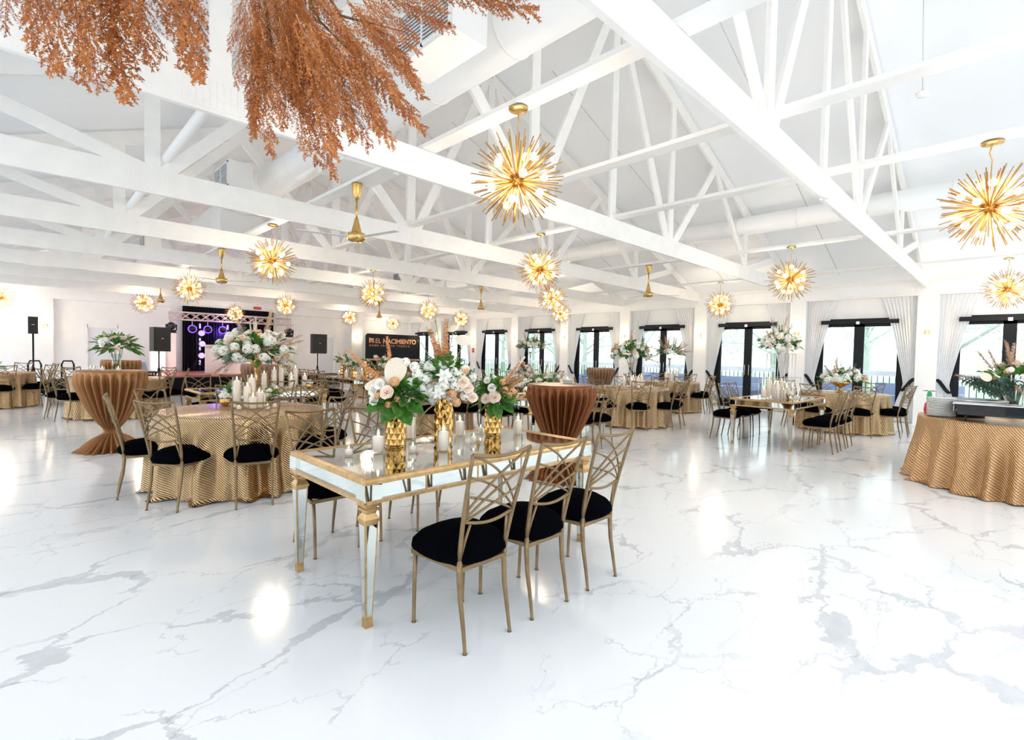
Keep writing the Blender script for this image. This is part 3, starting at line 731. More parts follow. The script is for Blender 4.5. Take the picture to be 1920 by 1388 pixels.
MB().box(-.40,-.16,.07,.40,.16,.185).build('griddle_body',blackm,t); MB().box(-.44,-.19,.187,.44,.19,.195).build('serving_tray',steel,t)
m=MB(); 
for s in (-1,1):
    for q in (-1,1): m.tube([(s*.33,q*.12,.0),(s*.33,q*.12,.07)],.009,8)
m.build('leg',blackm,t)
for s in (-1,1): MB().tube([(s*.40+s*.03*sin(pi*k/12),.07*cos(2*pi*k/12),.13+.05*sin(2*pi*k/12)) for k in range(13)],.007,6).build('ring_handle',steel,t)
MB().box(-.02,-.17,.10,.20,-.155,.165).build('control_panel',black,t)
t=thing('roasting_pan','shallow grey steel pan with two loop handles behind the griddle','pan',(8.02,.40,TZ),R(-50))
MB().lathe([(0,.13),(.26,.13),(.33,.21),(.345,.21),(.34,.20),(.27,.12),(0,.12)],(0,0,0),32).build('pan_body',steel,t)
MB().lathe([(0,0),(.15,0),(.15,.10),(.17,.12),(0,.12)],(0,0,0),24).build('burner',blackm,t)
for s in (-1,1): MB().tube([(s*.30-.05+.1*k/8,s*.0+0,.20+.06*sin(pi*k/8)) for k in range(9)],.006,6).build('loop_handle',steel,t)
for i,(x,y,w,z,h,l) in enumerate(((7.34,-.50,.26,0,.10,'tan card box with a kraft label, lower of two at the right of the buffet'),(7.37,-.49,.22,.102,.09,'smaller tan card box stacked on another at the right of the buffet'),(8.35,-.40,.12,0,.22,'small upright tan box behind the griddle'))):
    t=thing('card_box',l,'box',(x,y,TZ+z),R(-48),'card boxes on the buffet')
    MB().box(-w/2,-.08,0,w/2,.08,h).build('box_body',kraft,t); MB().box(-w*.3,-.083,h*.3,w*.3,-.0805,h*.7).build('label_panel',china,t)
t=thing('glazed_jug','red and green glazed jug at the left end of the buffet','jug',(8.02,.76,TZ)); t.scale=(.8,.8,.8)
MB().lathe([(0,0),(.05,0),(.065,.06),(.055,.15),(.03,.19),(.0,.19)],(0,0,0),20).build('jug_body',redp,t)
MB().lathe([(.03,.19),(.035,.24),(.03,.32),(.015,.34),(0,.34)],(0,0,0),14).build('jug_top',greenp,t)
for a in (0,1.3,2.6,3.9,5.2): MB().tube([(0,0,.33),(.04*cos(a),.04*sin(a),.36),(.09*cos(a),.09*sin(a),.35)],.004,5).build('green_sprig',leafm,t)
t=thing('small_bottle','small clear bottle with a black cap behind the buffet griddle','bottle',(8.32,-.28,TZ))
MB().lathe([(0,0),(.03,0),(.032,.14),(.012,.19),(.012,.22),(0,.22)],(0,0,0),16).build('bottle_body',glass,t); MB().lathe([(0,.22),(.015,.22),(.015,.25),(0,.25)],(0,0,0),12).build('cap',blackm,t)
m=MB(); t=thing('wire_basket','thin wire basket at the back of the buffet','basket',(8.55,-.55,TZ),R(-45))
for i in range(9): m.tube([(-.2+i*.05,-.1,0),(-.2+i*.05,-.1,.16)],.003,5); m.tube([(-.2+i*.05,.1,0),(-.2+i*.05,.1,.16)],.003,5)
for z in (.005,.08,.16):
    for s in (-1,1): m.tube([(-.2,s*.1,z),(.2,s*.1,z)],.003,5); m.tube([(s*.2,-.1,z),(s*.2,.1,z)],.003,5)
m.build('wire_frame',steel,t)

# ------------------------------------------------------------------ candles
def cyl_glass(r,h):
    return MB().lathe([(0,.001),(r,.001),(r,h),(r-.003,h),(r-.003,.008),(0,.008)],(0,0,0),24)
GL={}
def candle(x,y,z,h,r=.042,gh=.165,label='',group='',glabel=None):
    ln=label or 'white pillar candle'
    key=(round(h,3),r)
    if key not in GL:
        t=thing('pillar_candle',ln,'candle',(x,y,z+.009))
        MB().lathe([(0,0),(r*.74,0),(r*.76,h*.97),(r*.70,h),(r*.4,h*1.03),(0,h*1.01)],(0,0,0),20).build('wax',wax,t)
        MB().lathe([(0,h*1.02),(.008,h*1.02+.012),(.006,h*1.02+.028),(0,h*1.02+.045)],(0,0,0),8).build('flame',flame,t)
        GL[key]=t; o=t
    else: o=dup(GL[key],(x,y,z+.009))
    tag(o,ln,'candle',group)
    k2=('g',round(gh,3),r)
    if k2 not in GL: GL[k2]=cyl_glass(r,gh).build('glass_cylinder',glass,None,(x,y,z)); g=GL[k2]
    else: g=GL[k2].copy(); C.objects.link(g); g.location=(x,y,z)
    tag(g,glabel or ('glass cylinder around '+ln),'glass','glass cylinders: '+group)
def votive(x,y,z,label,group):
    if 'v' not in GL:
        t=thing('votive_candle',label,'candle',(x,y,z)); cyl_glass(.026,.062).build('cup',glass,t)
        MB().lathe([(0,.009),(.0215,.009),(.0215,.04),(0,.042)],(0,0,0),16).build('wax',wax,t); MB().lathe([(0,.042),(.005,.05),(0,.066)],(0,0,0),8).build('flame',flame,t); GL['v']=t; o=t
    else: o=dup(GL['v'],(x,y,z))
    tag(o,label,'candle',group)
TT=.7585
g1='pillar candles on the foreground mirrored table'
for (px,py,h,gh,r,l) in ((709,855,.095,.165,.043,'at the left front'),(770,829,.15,.22,.040,'tall one beside the left gold vase'),(831,852,.12,.165,.040,'broad one before the centre vase'),(862,822,.10,.165,.040,'between the centre and right gold vases'),(971,819,.10,.165,.038,'alone at the right end')):
    p=fz(px,py-6,TT); candle(p.x,p.y,TT,h,r,gh,'pillar candle on foreground mirrored table, '+l,g1)
for (px,py,l) in ((654,857,'leftmost, near the corner'),(774,850,'beside the left gold vase'),(888,831,'left of the right gold vase, nearer'),(901,813,'left of the right gold vase, farther')):
    p=fz(px,py-2,TT); votive(p.x,p.y,TT,'small votive on the foreground mirrored table, '+l,'votive candles on the foreground mirrored table')
# clusters on other tables
def lr(x,y): return (W2C[0][0]*x+W2C[0][1]*y)/(W2C[2][0]*x+W2C[2][1]*y)      # left-to-right order as seen
def ranks(P):
    o=sorted(range(len(P)),key=lambda i:lr(*P[i])); r=[0]*len(P)
    for k,i in enumerate(o): r[i]=k
    return [('leftmost' if k==0 else 'rightmost' if k==len(P)-1 else ordn[k+1]+' from left') for k in r]
def cluster(cx,cy,z,pts,where,seed=1,r=.045):
    rk=ranks([(cx+a,cy+b) for a,b,_ in pts])
    rnd=random.Random(seed)
    for i,(dx,dy,h) in enumerate(pts): candle(cx+dx,cy+dy,z,h,r,round(h+.05,2),rk[i]+' pillar candle, '+where,'pillar candles on the '+where)
def vots(cx,cy,z,pts,where):
    rk=ranks([(cx+a,cy+b) for a,b in pts]) if len(pts)>1 else ['small lit']
    for i,(dx,dy) in enumerate(pts): votive(cx+dx,cy+dy,z,rk[i]+' votive candle, '+where,'votives on the '+where)
CT=.766
cluster(1.72,5.78,CT,[(0,0,.22),(.10,-.06,.16),(.17,.06,.13),(-.08,.08,.28),(.08,.12,.30),(.02,-.12,.12)],'near silver-gold round table')
vots(1.72,5.72,CT,[(-.12,-.08),(.12,-.20),(.24,-.06)],'near silver-gold round table')
cluster(2.95,8.55,TT,[(0,0,.30),(.13,.05,.36),(.26,-.03,.22),(.36,.05,.32),(-.15,.02,.24),(.2,-.2,.16),(.45,-.12,.20)],'mirrored table with the huge floral urn')
vots(2.9,8.4,TT,[(0,-.1),(.4,-.1),(.55,.05)],'mirrored table with the huge floral urn')
cluster(9.15,2.84,TT,[(-.40,.10,.16),(-.30,-.08,.24),(-.22,.08,.30),(-.12,-.12,.14),(-.02,.06,.22),(.10,-.10,.16),(.18,.10,.24),(.30,-.04,.20),(.42,.08,.26),(.55,-.06,.16),(.64,.10,.22)],'right mirrored table')
vots(9.1,2.80,TT,[(-.5,-.02),(-.18,-.22),(.02,-.2),(.24,-.2)],'right mirrored table')
cluster(9.10,5.60,CT,[(-.25,-.1,.16),(-.1,-.15,.20),(.08,-.12,.24),(.25,-.05,.14),(-.2,.12,.18),(.2,.15,.2)],'gold round table with tall flowers')
vots(9.15,5.35,CT,[(.1,-.05),(.22,0),(-.28,0)],'gold round table with tall flowers')
cluster(12.4,6.5,CT,[(-.2,-.1,.22),(0,-.15,.28),(.15,-.08,.18),(-.1,.1,.2),(.2,.1,.26)],'far round table with the pampas flowers')
cluster(5.7,11.2,TT,[(-.2,.0,.14),(-.05,-.2,.10),(.15,-.1,.18),(.1,.25,.16),(.25,-.35,.12),(-.18,.4,.12)],'far mirrored table with three gold vases')
vots(.80,8.40,1.075,[(-.14,-.02),(-.06,-.10),(-.16,.10),(.10,-.14)],'left bronze cocktail table')
vots(11.75,8.2,1.075,[(0,0)],'taupe cocktail table near the windows')
p=fz(1064,718,1.075); t=thing('glass_dish','shallow glass dish with floating petals and a candle on the near bronze cocktail table','dish',(p.x,p.y,1.075))
MB().lathe([(0,0),(.045,0),(.06,.012),(.062,.045),(.059,.045),(.056,.014),(0,.006)],(0,0,0),24).build('dish',glass,t); MB().lathe([(0,.008),(.05,.01),(.052,.035),(.03,.05),(0,.052)],(0,0,0),16).build('petal_mound',cream,t); MB().lathe([(0,.05),(.006,.058),(0,.075)],(0,0,0),8).build('flame',flame,t)

# ------------------------------------------------------------------ vases
def facet_vase(r,h,label,x,y,z):
    t=thing('faceted_vase',label,'vase',(x,y,z),0,'faceted gold vases'); n=8; rows=max(4,int(round(h/(r*.72)))); m=MB()
    for j in range(rows):
        z0,z1=h*j/rows,h*(j+1)/rows; zc=(z0+z1)/2
        for k in range(n):
            o=.5*(j%2); a0,a1,ac=(2*pi*(k+o)/n,2*pi*(k+1+o)/n,2*pi*(k+.5+o)/n)
            def P(a,zz,rr=r): return V((rr*cos(a),rr*sin(a),zz))
            # diamond pyramid: corners left, right, up, down; apex pushed out
            l,rr_,up,dn,ap=P(a0,zc),P(a1,zc),P(ac,min(h,z1+h/rows*.5) if j<rows-1 else z1),P(ac,max(0,z0-h/rows*.5) if j>0 else z0),P(ac,zc,r*1.20)
            if j==rows-1 or j==0: pass
            m.add([l,rr_,up,dn,ap],[(0,4,2),(4,1,2),(0,3,4),(4,3,1)],False)
            if j==0: m.add([P(a0,zc),P(ac,0),P(ac-2*pi/n,0)],[(0,2,1)],False)
            if j==rows-1: m.add([P(a0,zc),P(ac,h),P(ac-2*pi/n,h)],[(0,1,2)],False)
    m.lathe([(0,.004),(r*1.0,.0),(r*1.0,.006)],(0,0,0),n*2); m.lathe([(r*1.0,h-.012),(r*1.02,h),(r*.94,h),(r*.94,h*.6)],(0,0,0),n*2)
    m.build('vase_body',goldv,t); return t
goldv=noise_tint(mat('polished_gold_glass',(.52,.29,.085),.08,1.0),(.44,.23,.06),(.66,.41,.15),25)
VZ=[(742,844,.058,.275),(831,839,.057,.385),(924,822,.058,.265)]
VP=[]
for i,(px,py,r,h) in enumerate(VZ):
    p=fz(px,py-6,TT); VP.append(p)
    facet_vase(r,h,'%s gold diamond-faceted vase on the foreground mirrored table'%('left','tall centre','right')[i],p.x,p.y,TT+.001)
for i,(x,y,h) in enumerate(((5.55,11.45,.30),(5.95,11.15,.26),(5.6,11.05,.22))): facet_vase(.055,h,'small gold faceted vase on the far mirrored table, '+('tallest left','right','front')[i]+' one',x,y,TT+.001)
def gold_bowl(x,y,z,label,r=.062):
    t=thing('gold_bowl',label,'bowl',(x,y,z),0,'small hammered gold bowls')
    MB().lathe([(0,0),(r*.5,0),(r*.95,r*.6),(r*.9,r*1.15),(r*.7,r*1.35),(r*.64,r*1.35),(r*.8,r*1.1),(0,r*.5)],(0,0,0),9,smooth=False).build('bowl_body',goldv,t)
    if 'gb' not in GL:
        m=MB()
        for d in dirs(26,3):
            if d.z>-.2: m.sphere(V((d.x*.045,d.y*.045,.095+d.z*.035)),.020,7,5)
        GL['gb']=m.mesh('white_flower_head',wpetal)
    link('white_flower_head',GL['gb'],t,None,None,r/.062)
pb=fz(421,760,CT); gold_bowl(pb.x,pb.y,CT,'hammered gold bowl of white flowers, left on the near round table')
gold_bowl(3.45,8.35,TT,'hammered gold bowl of white flowers at the right of the floral urn table')
gold_bowl(9.05,2.62,TT,'left gold bowl among the candles of the right mirrored table',.05); gold_bowl(9.20,2.68,TT,'right gold bowl among the candles of the right mirrored table',.055)
gold_bowl(5.42,5.16,TT,'rose-gold bowl of white tulips on the mirrored table behind the near cocktail table',.07)
gold_bowl(5.30,5.32,TT,'smaller gold bowl left of the rose-gold tulip bowl',.05)

# ------------------------------------------------------------------ flowers
def rose_mesh(seed=0):
    rnd=random.Random(seed); m=MB(); m.sphere((0,0,.52),.17,10,6,1.8)
    rings=((3,.20,.80,.10,.02),(4,.30,.76,.24,.0),(5,.42,.66,.42,-.06),(5,.52,.52,.66,-.14),(6,.60,.32,.92,-.22))
    for n,rad,top,open_,bot in rings:
        a0=rnd.uniform(0,6)
        for k in range(n):
            ac=a0+2*pi*k/n; hw=pi/n*1.35
            def fn(u,v,ac=ac,hw=hw,rad=rad,top=top,open_=open_,bot=bot):
                a=ac+(u-.5)*2*hw; edge=1-abs(u-.5)*2
                rr=rad*(.35+.45*smooth01(v*1.6))+open_*max(0,v-.4)*.85+.03*(1 if k%2 else -1)*v
                z=bot-.35+(top-bot+.35)*sin(min(1,v*1.25)*pi/2)*(.80+.20*edge**.5)-.10*max(0,v-.8)
                return V((rr*cos(a),rr*sin(a),z))
            m.grid(fn,6,6)
    return m
def blossom(m, c, n, s, petals=5, rnd=random, cup=.35):   # open five-petalled flower facing n
    n=n.normalized(); a=n.orthogonal().normalized(); b=n.cross(a); t0=rnd.uniform(0,6)
    for k in range(petals):
        t=t0+2*pi*k/petals; d=a*cos(t)+b*sin(t); w=n.cross(d)
        p0=c; p1=c+d*s*.55+w*s*.38+n*s*cup*.6; p2=c+d*s+n*s*cup*.5; p3=c+d*s*.55-w*s*.38+n*s*cup*.6; pc=c+d*s*.6+n*s*cup*.3
        m.add([p0,p1,p2,p3,pc],[(0,1,4),(1,2,4),(2,3,4),(3,0,4)])
def leaf(m, base, d, L, W, rnd=random, curl=.25):
    d=d.normalized(); w=d.cross(V((0,0,1)));  w=w.normalized() if w.length>.1 else V((1,0,0)); n=w.cross(d)
    ang=rnd.uniform(-.7,.7); w2=w*cos(ang)+n*sin(ang); n=w2.cross(d); w=w2
    prof=((0,.05),(.25,.75),(.5,1),(.75,.72),(1,0.03)); vs=[]
    for t,q in prof:
        c=base+d*L*t-V((0,0,1))*L*curl*t*t
        vs+= [c-w*W*q*.5+n*W*.12*q, c-n*W*.05*q, c+w*W*q*.5+n*W*.12*q]
    fs=[]
    for i in range(4):
        for j in (0,1): a=i*3+j; fs.append((a,a+1,a+4,a+3))
    m.add(vs,fs)
FM={}
def fm():
    rnd=random.Random(11)
    FM['rose']=rose_mesh(1).mesh('rose',peach); FM['rose_cream']=rose_mesh(2).mesh('rose',cream)
    m=MB()
    for d in dirs(22,5):
        if d.z>-.35: blossom(m, V((d.x,d.y,d.z))*.62, d, .42, 5, rnd)
    FM['cluster']=m.mesh('blossom_cluster',wpetal)
    m=MB()
    for d in dirs(22,6):
        if d.z>-.35: blossom(m, V((d.x,d.y,d.z))*.62, d, .42, 5, rnd)
    FM['cluster_o']=m.mesh('blossom_cluster',orange)
    # flowering spike along +Z, length 1: pairs of cupped round petals climbing a thin stem
    for nm,mm_ in (('spike',orange),('spike_w',wpetal)):
        m=MB(); m.tube([(0,0,0),(.012,0,.5),(0,.01,1)],[.007,.005,.002],5)
        for i in range(30):
            z=.22+.78*(i/30); q=1.1-.65*(i/30)
            for k in range(3):
                a=i*1.1+k*2.09+rnd.uniform(-.3,.3); d=V((cos(a),sin(a),rnd.uniform(.1,.9))).normalized(); w=V((-sin(a),cos(a),0)); n=d.cross(w); c=V((0,0,z))+d*.045*q; rr=.042*q*rnd.uniform(.8,1.2)
                vs=[c+n*.0]+[c+d*rr*cos(t*pi/3.5)+w*rr*sin(t*pi/3.5)+n*rr*.35 for t in range(7)]
                m.add(vs,[(0,1+t,1+(t+1)%7) for t in range(7)])
        FM[nm]=m.mesh('flower_spike',mm_)
    m=MB(); m.tube([(0,0,0),(.03,.01,.5),(.10,.0,1)],[.008,.006,.003],5)    # pampas / dried plume
    for i in range(170):
        z=.25+.75*rnd.random(); a=rnd.uniform(0,6.28); l=.16*(1.1-z*.7); b=V((.10*z*z,0,z)); d=V((cos(a),sin(a),1.3)).normalized(); w=d.orthogonal().normalized()*.006
        m.add([b-w,b+w,b+d*l+w*.3,b+d*l-w*.3],[(0,1,2,3)],False)
    FM['plume']=m.mesh('dried_plume',tanp)
    m=MB(); m.tube([(0,0,0),(.02,.02,.5),(.09,.03,1)],[.009,.006,.003],5)    # eucalyptus
    for i in range(26):
        z=.15+.85*i/26; 
        for s in (-1,1): leaf(m, V((.09*z*z,.02,z)), V((s*cos(i*.8),s*sin(i*.8),.55)), .15*(1.2-.5*z), .055, rnd)
    FM['euc']=m.mesh('eucalyptus_sprig',eucal)
    m=MB()     # disc-like spathe: anthurium, unit radius in XZ plane facing -Y, slightly dished
    m.grid(lambda u,v: V(((v**.8)*cos(2*pi*u)*(1+.18*sin(2*pi*u)),-.12*(1-v*v)+.05*sin(4*pi*u)*v,(v**.8)*sin(2*pi*u)*.82)),28,6,True)
    m.grid(lambda u,v: V(((v**.8)*cos(-2*pi*u)*(1+.18*sin(-2*pi*u)),-.10*(1-v*v)+.05*sin(-4*pi*u)*v,(v**.8)*sin(-2*pi*u)*.82)),28,6,True)
    FM['anth']=m.mesh('anthurium',blush)
    m=MB()
    for k in range(6):
        a=k*pi/3; d=V((cos(a),sin(a),.75)); leaf(m, V((0,0,0)), d, 1.0, .42, rnd, .35)
    for k in range(5): a=k*1.25; m.tube([(0,0,0),(.12*cos(a),.12*sin(a),.55)],.018,5)
    FM['lily']=m.mesh('lily',wpetal)
fm()
def aim(d, roll=0):
    return V(d).to_track_quat('Z','Y').to_euler()
def foliage(n, rx, rz, L, W, seed, zc=0, low=-.2, m_=leafm, hemi=None):
    rnd=random.Random(seed); m=MB()
    for i in range(n):
        a=rnd.uniform(0,2*pi); z=rnd.uniform(low,1); s=sqrt(max(0,1-z*z)) if z>0 else 1
        d=V((cos(a)*s,sin(a)*s,z)); q=rnd.uniform(.35,.8); b=V((d.x*rx*q,d.y*rx*q,zc+d.z*rz*q))
        leaf(m,b,d+V((0,0,rnd.uniform(-.2,.3))),L*rnd.uniform(.7,1.25),W*rnd.uniform(.8,1.2),rnd)
    return m
def arrangement(x,y,z,rx,rz,label,seed=0,roses=8,cream_=3,clusters=8,oclusters=2,euc=4,plumes=3,spikes=0,wspikes=0,leaves=90,L=.10,W=.045,rs=.035,cs=.05,zc=None,low=-.1,stem=.2,cat='flowers',group='floral arrangements'):
    rnd=random.Random(seed); t=thing('flower_arrangement',label,cat,(x,y,z),0,group); zc=(rz*.55 if stem else rz*.25) if zc is None else zc
    tag(foliage(leaves,rx,rz,L,W,seed,zc,low).build('foliage',leafm,t),kind='stuff')
    tag(foliage(leaves//3,rx*1.02,rz,L*1.2,W*.45,seed+5,zc,low).build('pale_foliage',leafl,t),kind='stuff')
    if stem:
        m=MB()
        for k in range(7): a=k*.9; m.tube([(.012*cos(a),.012*sin(a),-stem),(rx*.3*cos(a),rx*.3*sin(a),zc)],.003,5)
        m.build('stems',leafm,t)
    def pt(q0=.8,q1=1.0,zl=low,front=.0):
        for _ in range(40):
            a=rnd.uniform(0,2*pi); zz=rnd.uniform(zl,1); s=sqrt(max(0,1-zz*zz)); d=V((cos(a)*s,sin(a)*s,zz))
            if d.dot(TW)>-front-.45: break
        q=rnd.uniform(q0,q1); return V((d.x*rx*q,d.y*rx*q,zc+d.z*rz*q)), V((d.x/rx,d.y/rx,d.z/rz)).normalized()
    for k in range(roses): p,n=pt(.8,.95); link('rose',FM['rose'],t,p,aim(n),rs*rnd.uniform(.85,1.2))
    for k in range(cream_): p,n=pt(.8,.95); link('cream_rose',FM['rose_cream'],t,p,aim(n),rs*rnd.uniform(.85,1.2))
    for k in range(clusters): p,n=pt(.7,1.02); link('blossom_cluster',FM['cluster'],t,p,aim(n),cs*rnd.uniform(.8,1.25))
    for k in range(oclusters): p,n=pt(.75,1.0); link('orange_blossoms',FM['cluster_o'],t,p,aim(n),cs*rnd.uniform(.6,.9))
    for k in range(euc): p,n=pt(.3,.5); link('eucalyptus_sprig',FM['euc'],t,p,aim(n+V((0,0,.1))),rx*rnd.uniform(.5,.75))
    for k in range(plumes): p,n=pt(.3,.5); link('dried_plume',FM['plume'],t,p,aim(n),rx*rnd.uniform(.8,1.05))
    for k in range(spikes): p,n=pt(.2,.4,.5); link('flower_spike',FM['spike'],t,p,aim(n+V((0,0,1))),(lambda q:(q,q,q))(rz*rnd.uniform(1.1,1.5)))
    for k in range(wspikes): p,n=pt(.2,.4,.5); link('white_spike',FM['spike_w'],t,p,aim(n+V((0,0,.8))),(lambda q:(q,q,q))(rz*rnd.uniform(1.0,1.4)))
    return t
def at(base,u,w,z): return U*u+TW*w+V((0,0,z))       # offsets seen from the entrance
def heroA():
    p=VP[0]; h=VZ[0][3]; t=thing('flower_arrangement','flowers in the left gold vase, with a blush anthurium, peach rose and dark leaves','flowers',(p.x,p.y,TT+h),0,'flowers on the foreground mirrored table')
    rnd=random.Random(2)
    m=MB()
    for (u,z,L,dx,dz) in ((-.05,.02,.15,-1,-.15),(.0,.0,.13,-.4,-.5),(.04,.0,.15,.5,-.45),(.06,.02,.17,1,-.1),(.02,.03,.14,.1,-.25),(-.03,.04,.13,-1,.15),(.05,.07,.14,1,.3)):
        leaf(m, at(p,u,.05,z), U*dx+TW*.5+V((0,0,dz)), L,.11,rnd,.2)
    m.build('broad_leaves',leafm,t)
    tag(foliage(210,.13,.12,.075,.04,21,.07,-.3).build('foliage',leafm,t,U*.07),kind='stuff')
    m=MB(); 
    for k in range(6): m.tube([(0.01*cos(k),.01*sin(k),-.2),(.03*cos(k),.03*sin(k),.08)],.004,5)
    m.build('stems',leafm,t)
    for (u,w,z,s,key,nm) in ((-.035,.11,.10,.050,'rose','rose'),(-.13,.06,.045,.045,'rose_cream','cream_rose'),(-.14,.05,.11,.042,'rose_cream','cream_rose'),(-.09,.08,.15,.04,'rose_cream','cream_rose'),(.08,.08,.05,.03,'rose_cream','cream_rose')):
        link(nm,FM[key],t,at(p,u,w,z),aim(TW*.9+U*u*4+V((0,0,.35))),s)
    def anth(u,w,z,s,tilt,nm='anthurium'):
        o=link(nm,FM['anth'],t,at(p,u,w,z),None,s); o.rotation_euler=Euler((R(tilt[0]),R(tilt[1]),rg+R(tilt[2]))); return o
    anth(-.005,.03,.235,(.072,.08,.12),(-15,12,0)); anth(-.11,.03,.15,(.095,.07,.055),(-20,-20,20))
    for (u,z,s) in ((.10,.16,.05),(.14,.22,.05),(.16,.13,.05),(.12,.27,.045),(.06,.30,.04),(.19,.19,.045)): link('blossom_cluster',FM['cluster'],t,at(p,u,0,z),aim(TW+V((0,0,.6))),s)
    for (u,w,z,s) in ((.005,.08,.17,.045),(-.03,.09,.02,.03),(.03,.1,.06,.028),(-.1,.1,.08,.03),(.06,.09,.03,.03)): link('orange_blossoms',FM['cluster_o'],t,at(p,u,w,z),aim(TW+V((0,0,.4))),s)
    for (u0,z0,u1,z1) in ((-.02,.10,-.33,.37),(-.06,.10,-.27,.22),(-.02,.14,-.07,.47)):
        d=U*(u1-u0)+V((0,0,z1-z0)); link('flower_spike',FM['spike'],t,at(p,u0,0,z0),aim(d),(d.length,d.length,d.length))
    for (u,z) in ((-.3,.02),(.2,.0),(.25,.15)): link('eucalyptus_sprig',FM['euc'],t,at(p,0,0,.02),aim(U*u+TW*.1+V((0,0,z))),.2)
    return t
def heroB():
    p=VP[1]; h=VZ[1][3]; t=thing('flower_arrangement','tall arrangement of white blossoms with orange spikes in the centre gold vase','flowers',(p.x,p.y,TT+h),0,'flowers on the foreground mirrored table')
    rnd=random.Random(3)
    tag(foliage(150,.17,.15,.08,.035,31,.10,-.2).build('foliage',leafm,t),kind='stuff')
    m=MB()
    for k in range(6): m.tube([(0.01*cos(k),.01*sin(k),-.3),(.03*cos(k),.03*sin(k),.08)],.004,5)
    for (u,z) in ((-.07,.50),(-.13,.44),(.06,.44),(.13,.32),(.02,.5),(-.17,.33)):
        m.tube([at(p,0,0,.05),at(p,u*.4,0,z*.5),at(p,u,0,z)],.0028,5)
        for j in range(9):
            q=.45+.06*j; c=at(p,u*(.4+.6*(q-.45)/.55),0,z*q); leaf(m,c,V((rnd.gauss(0,1),rnd.gauss(0,1),.5)),.028,.014,rnd)
    m.build('budded_stems',leafl,t)
    for k in range(52):
        a=rnd.uniform(0,6.28); q=sqrt(rnd.random()); u=cos(a)*q*.21; z=.07+sin(a)*q*.16; w=.13*(1-q*.8)+rnd.uniform(-.03,.02)
        link('blossom_cluster',FM['cluster'],t,at(p,u,w,z),aim(TW+U*u*5+V((0,0,z*4-.2))),rnd.uniform(.032,.052))
    for (u,w,z,s) in ((.02,.15,.10,.075),(-.09,.12,-.03,.07),(-.02,.14,-.02,.06)): link('lily',FM['lily'],t,at(p,u,w,z),aim(TW+V((0,0,.5))),s)
    for (u,w,z,s) in ((.14,.09,.06,.048),(.17,.06,.02,.045),(.20,.02,-.05,.04)): link('rose',FM['rose'],t,at(p,u,w,z),aim(TW+U*.5+V((0,0,.3))),s)
    for (u,w,z) in ((.07,.1,-.02),(.10,.1,-.08),(.15,.06,.14)): link('orange_blossoms',FM['cluster_o'],t,at(p,u,w,z),aim(TW+V((0,0,.3))),.04)
    for (u0,z0,u1,z1,s) in ((.0,.10,.01,.50,1.15),(.0,.10,-.10,.42,1.4),(.01,.10,-.05,.34,1.2),(.02,.1,.02,.36,1.2)):
        d=U*(u1-u0)+V((0,0,z1-z0)); link('flower_spike',FM['spike'],t,at(p,u0,.03,z0),aim(d),(d.length*s,d.length*s,d.length))
    for (u,w,z,sx,sz,tl_) in ((.135,.02,.345,.062,.055,(-35,10,0)),(.055,.0,.43,.045,.045,(-50,-15,10)),(.04,.05,.2,.05,.035,(-60,0,0))):
        o=link('anthurium',FM['anth'],t,at(p,u,w,z),None,(sx,.06,sz)); o.rotation_euler=Euler((R(tl_[0]),R(tl_[1]),rg+R(tl_[2])))
    for (u,z) in ((.3,-.02),(-.3,.25),(-.2,.3),(.3,.12)): link('eucalyptus_sprig',FM['euc'],t,at(p,0,0,.05),aim(U*u+TW*.1+V((0,0,z))),.24)
    return t
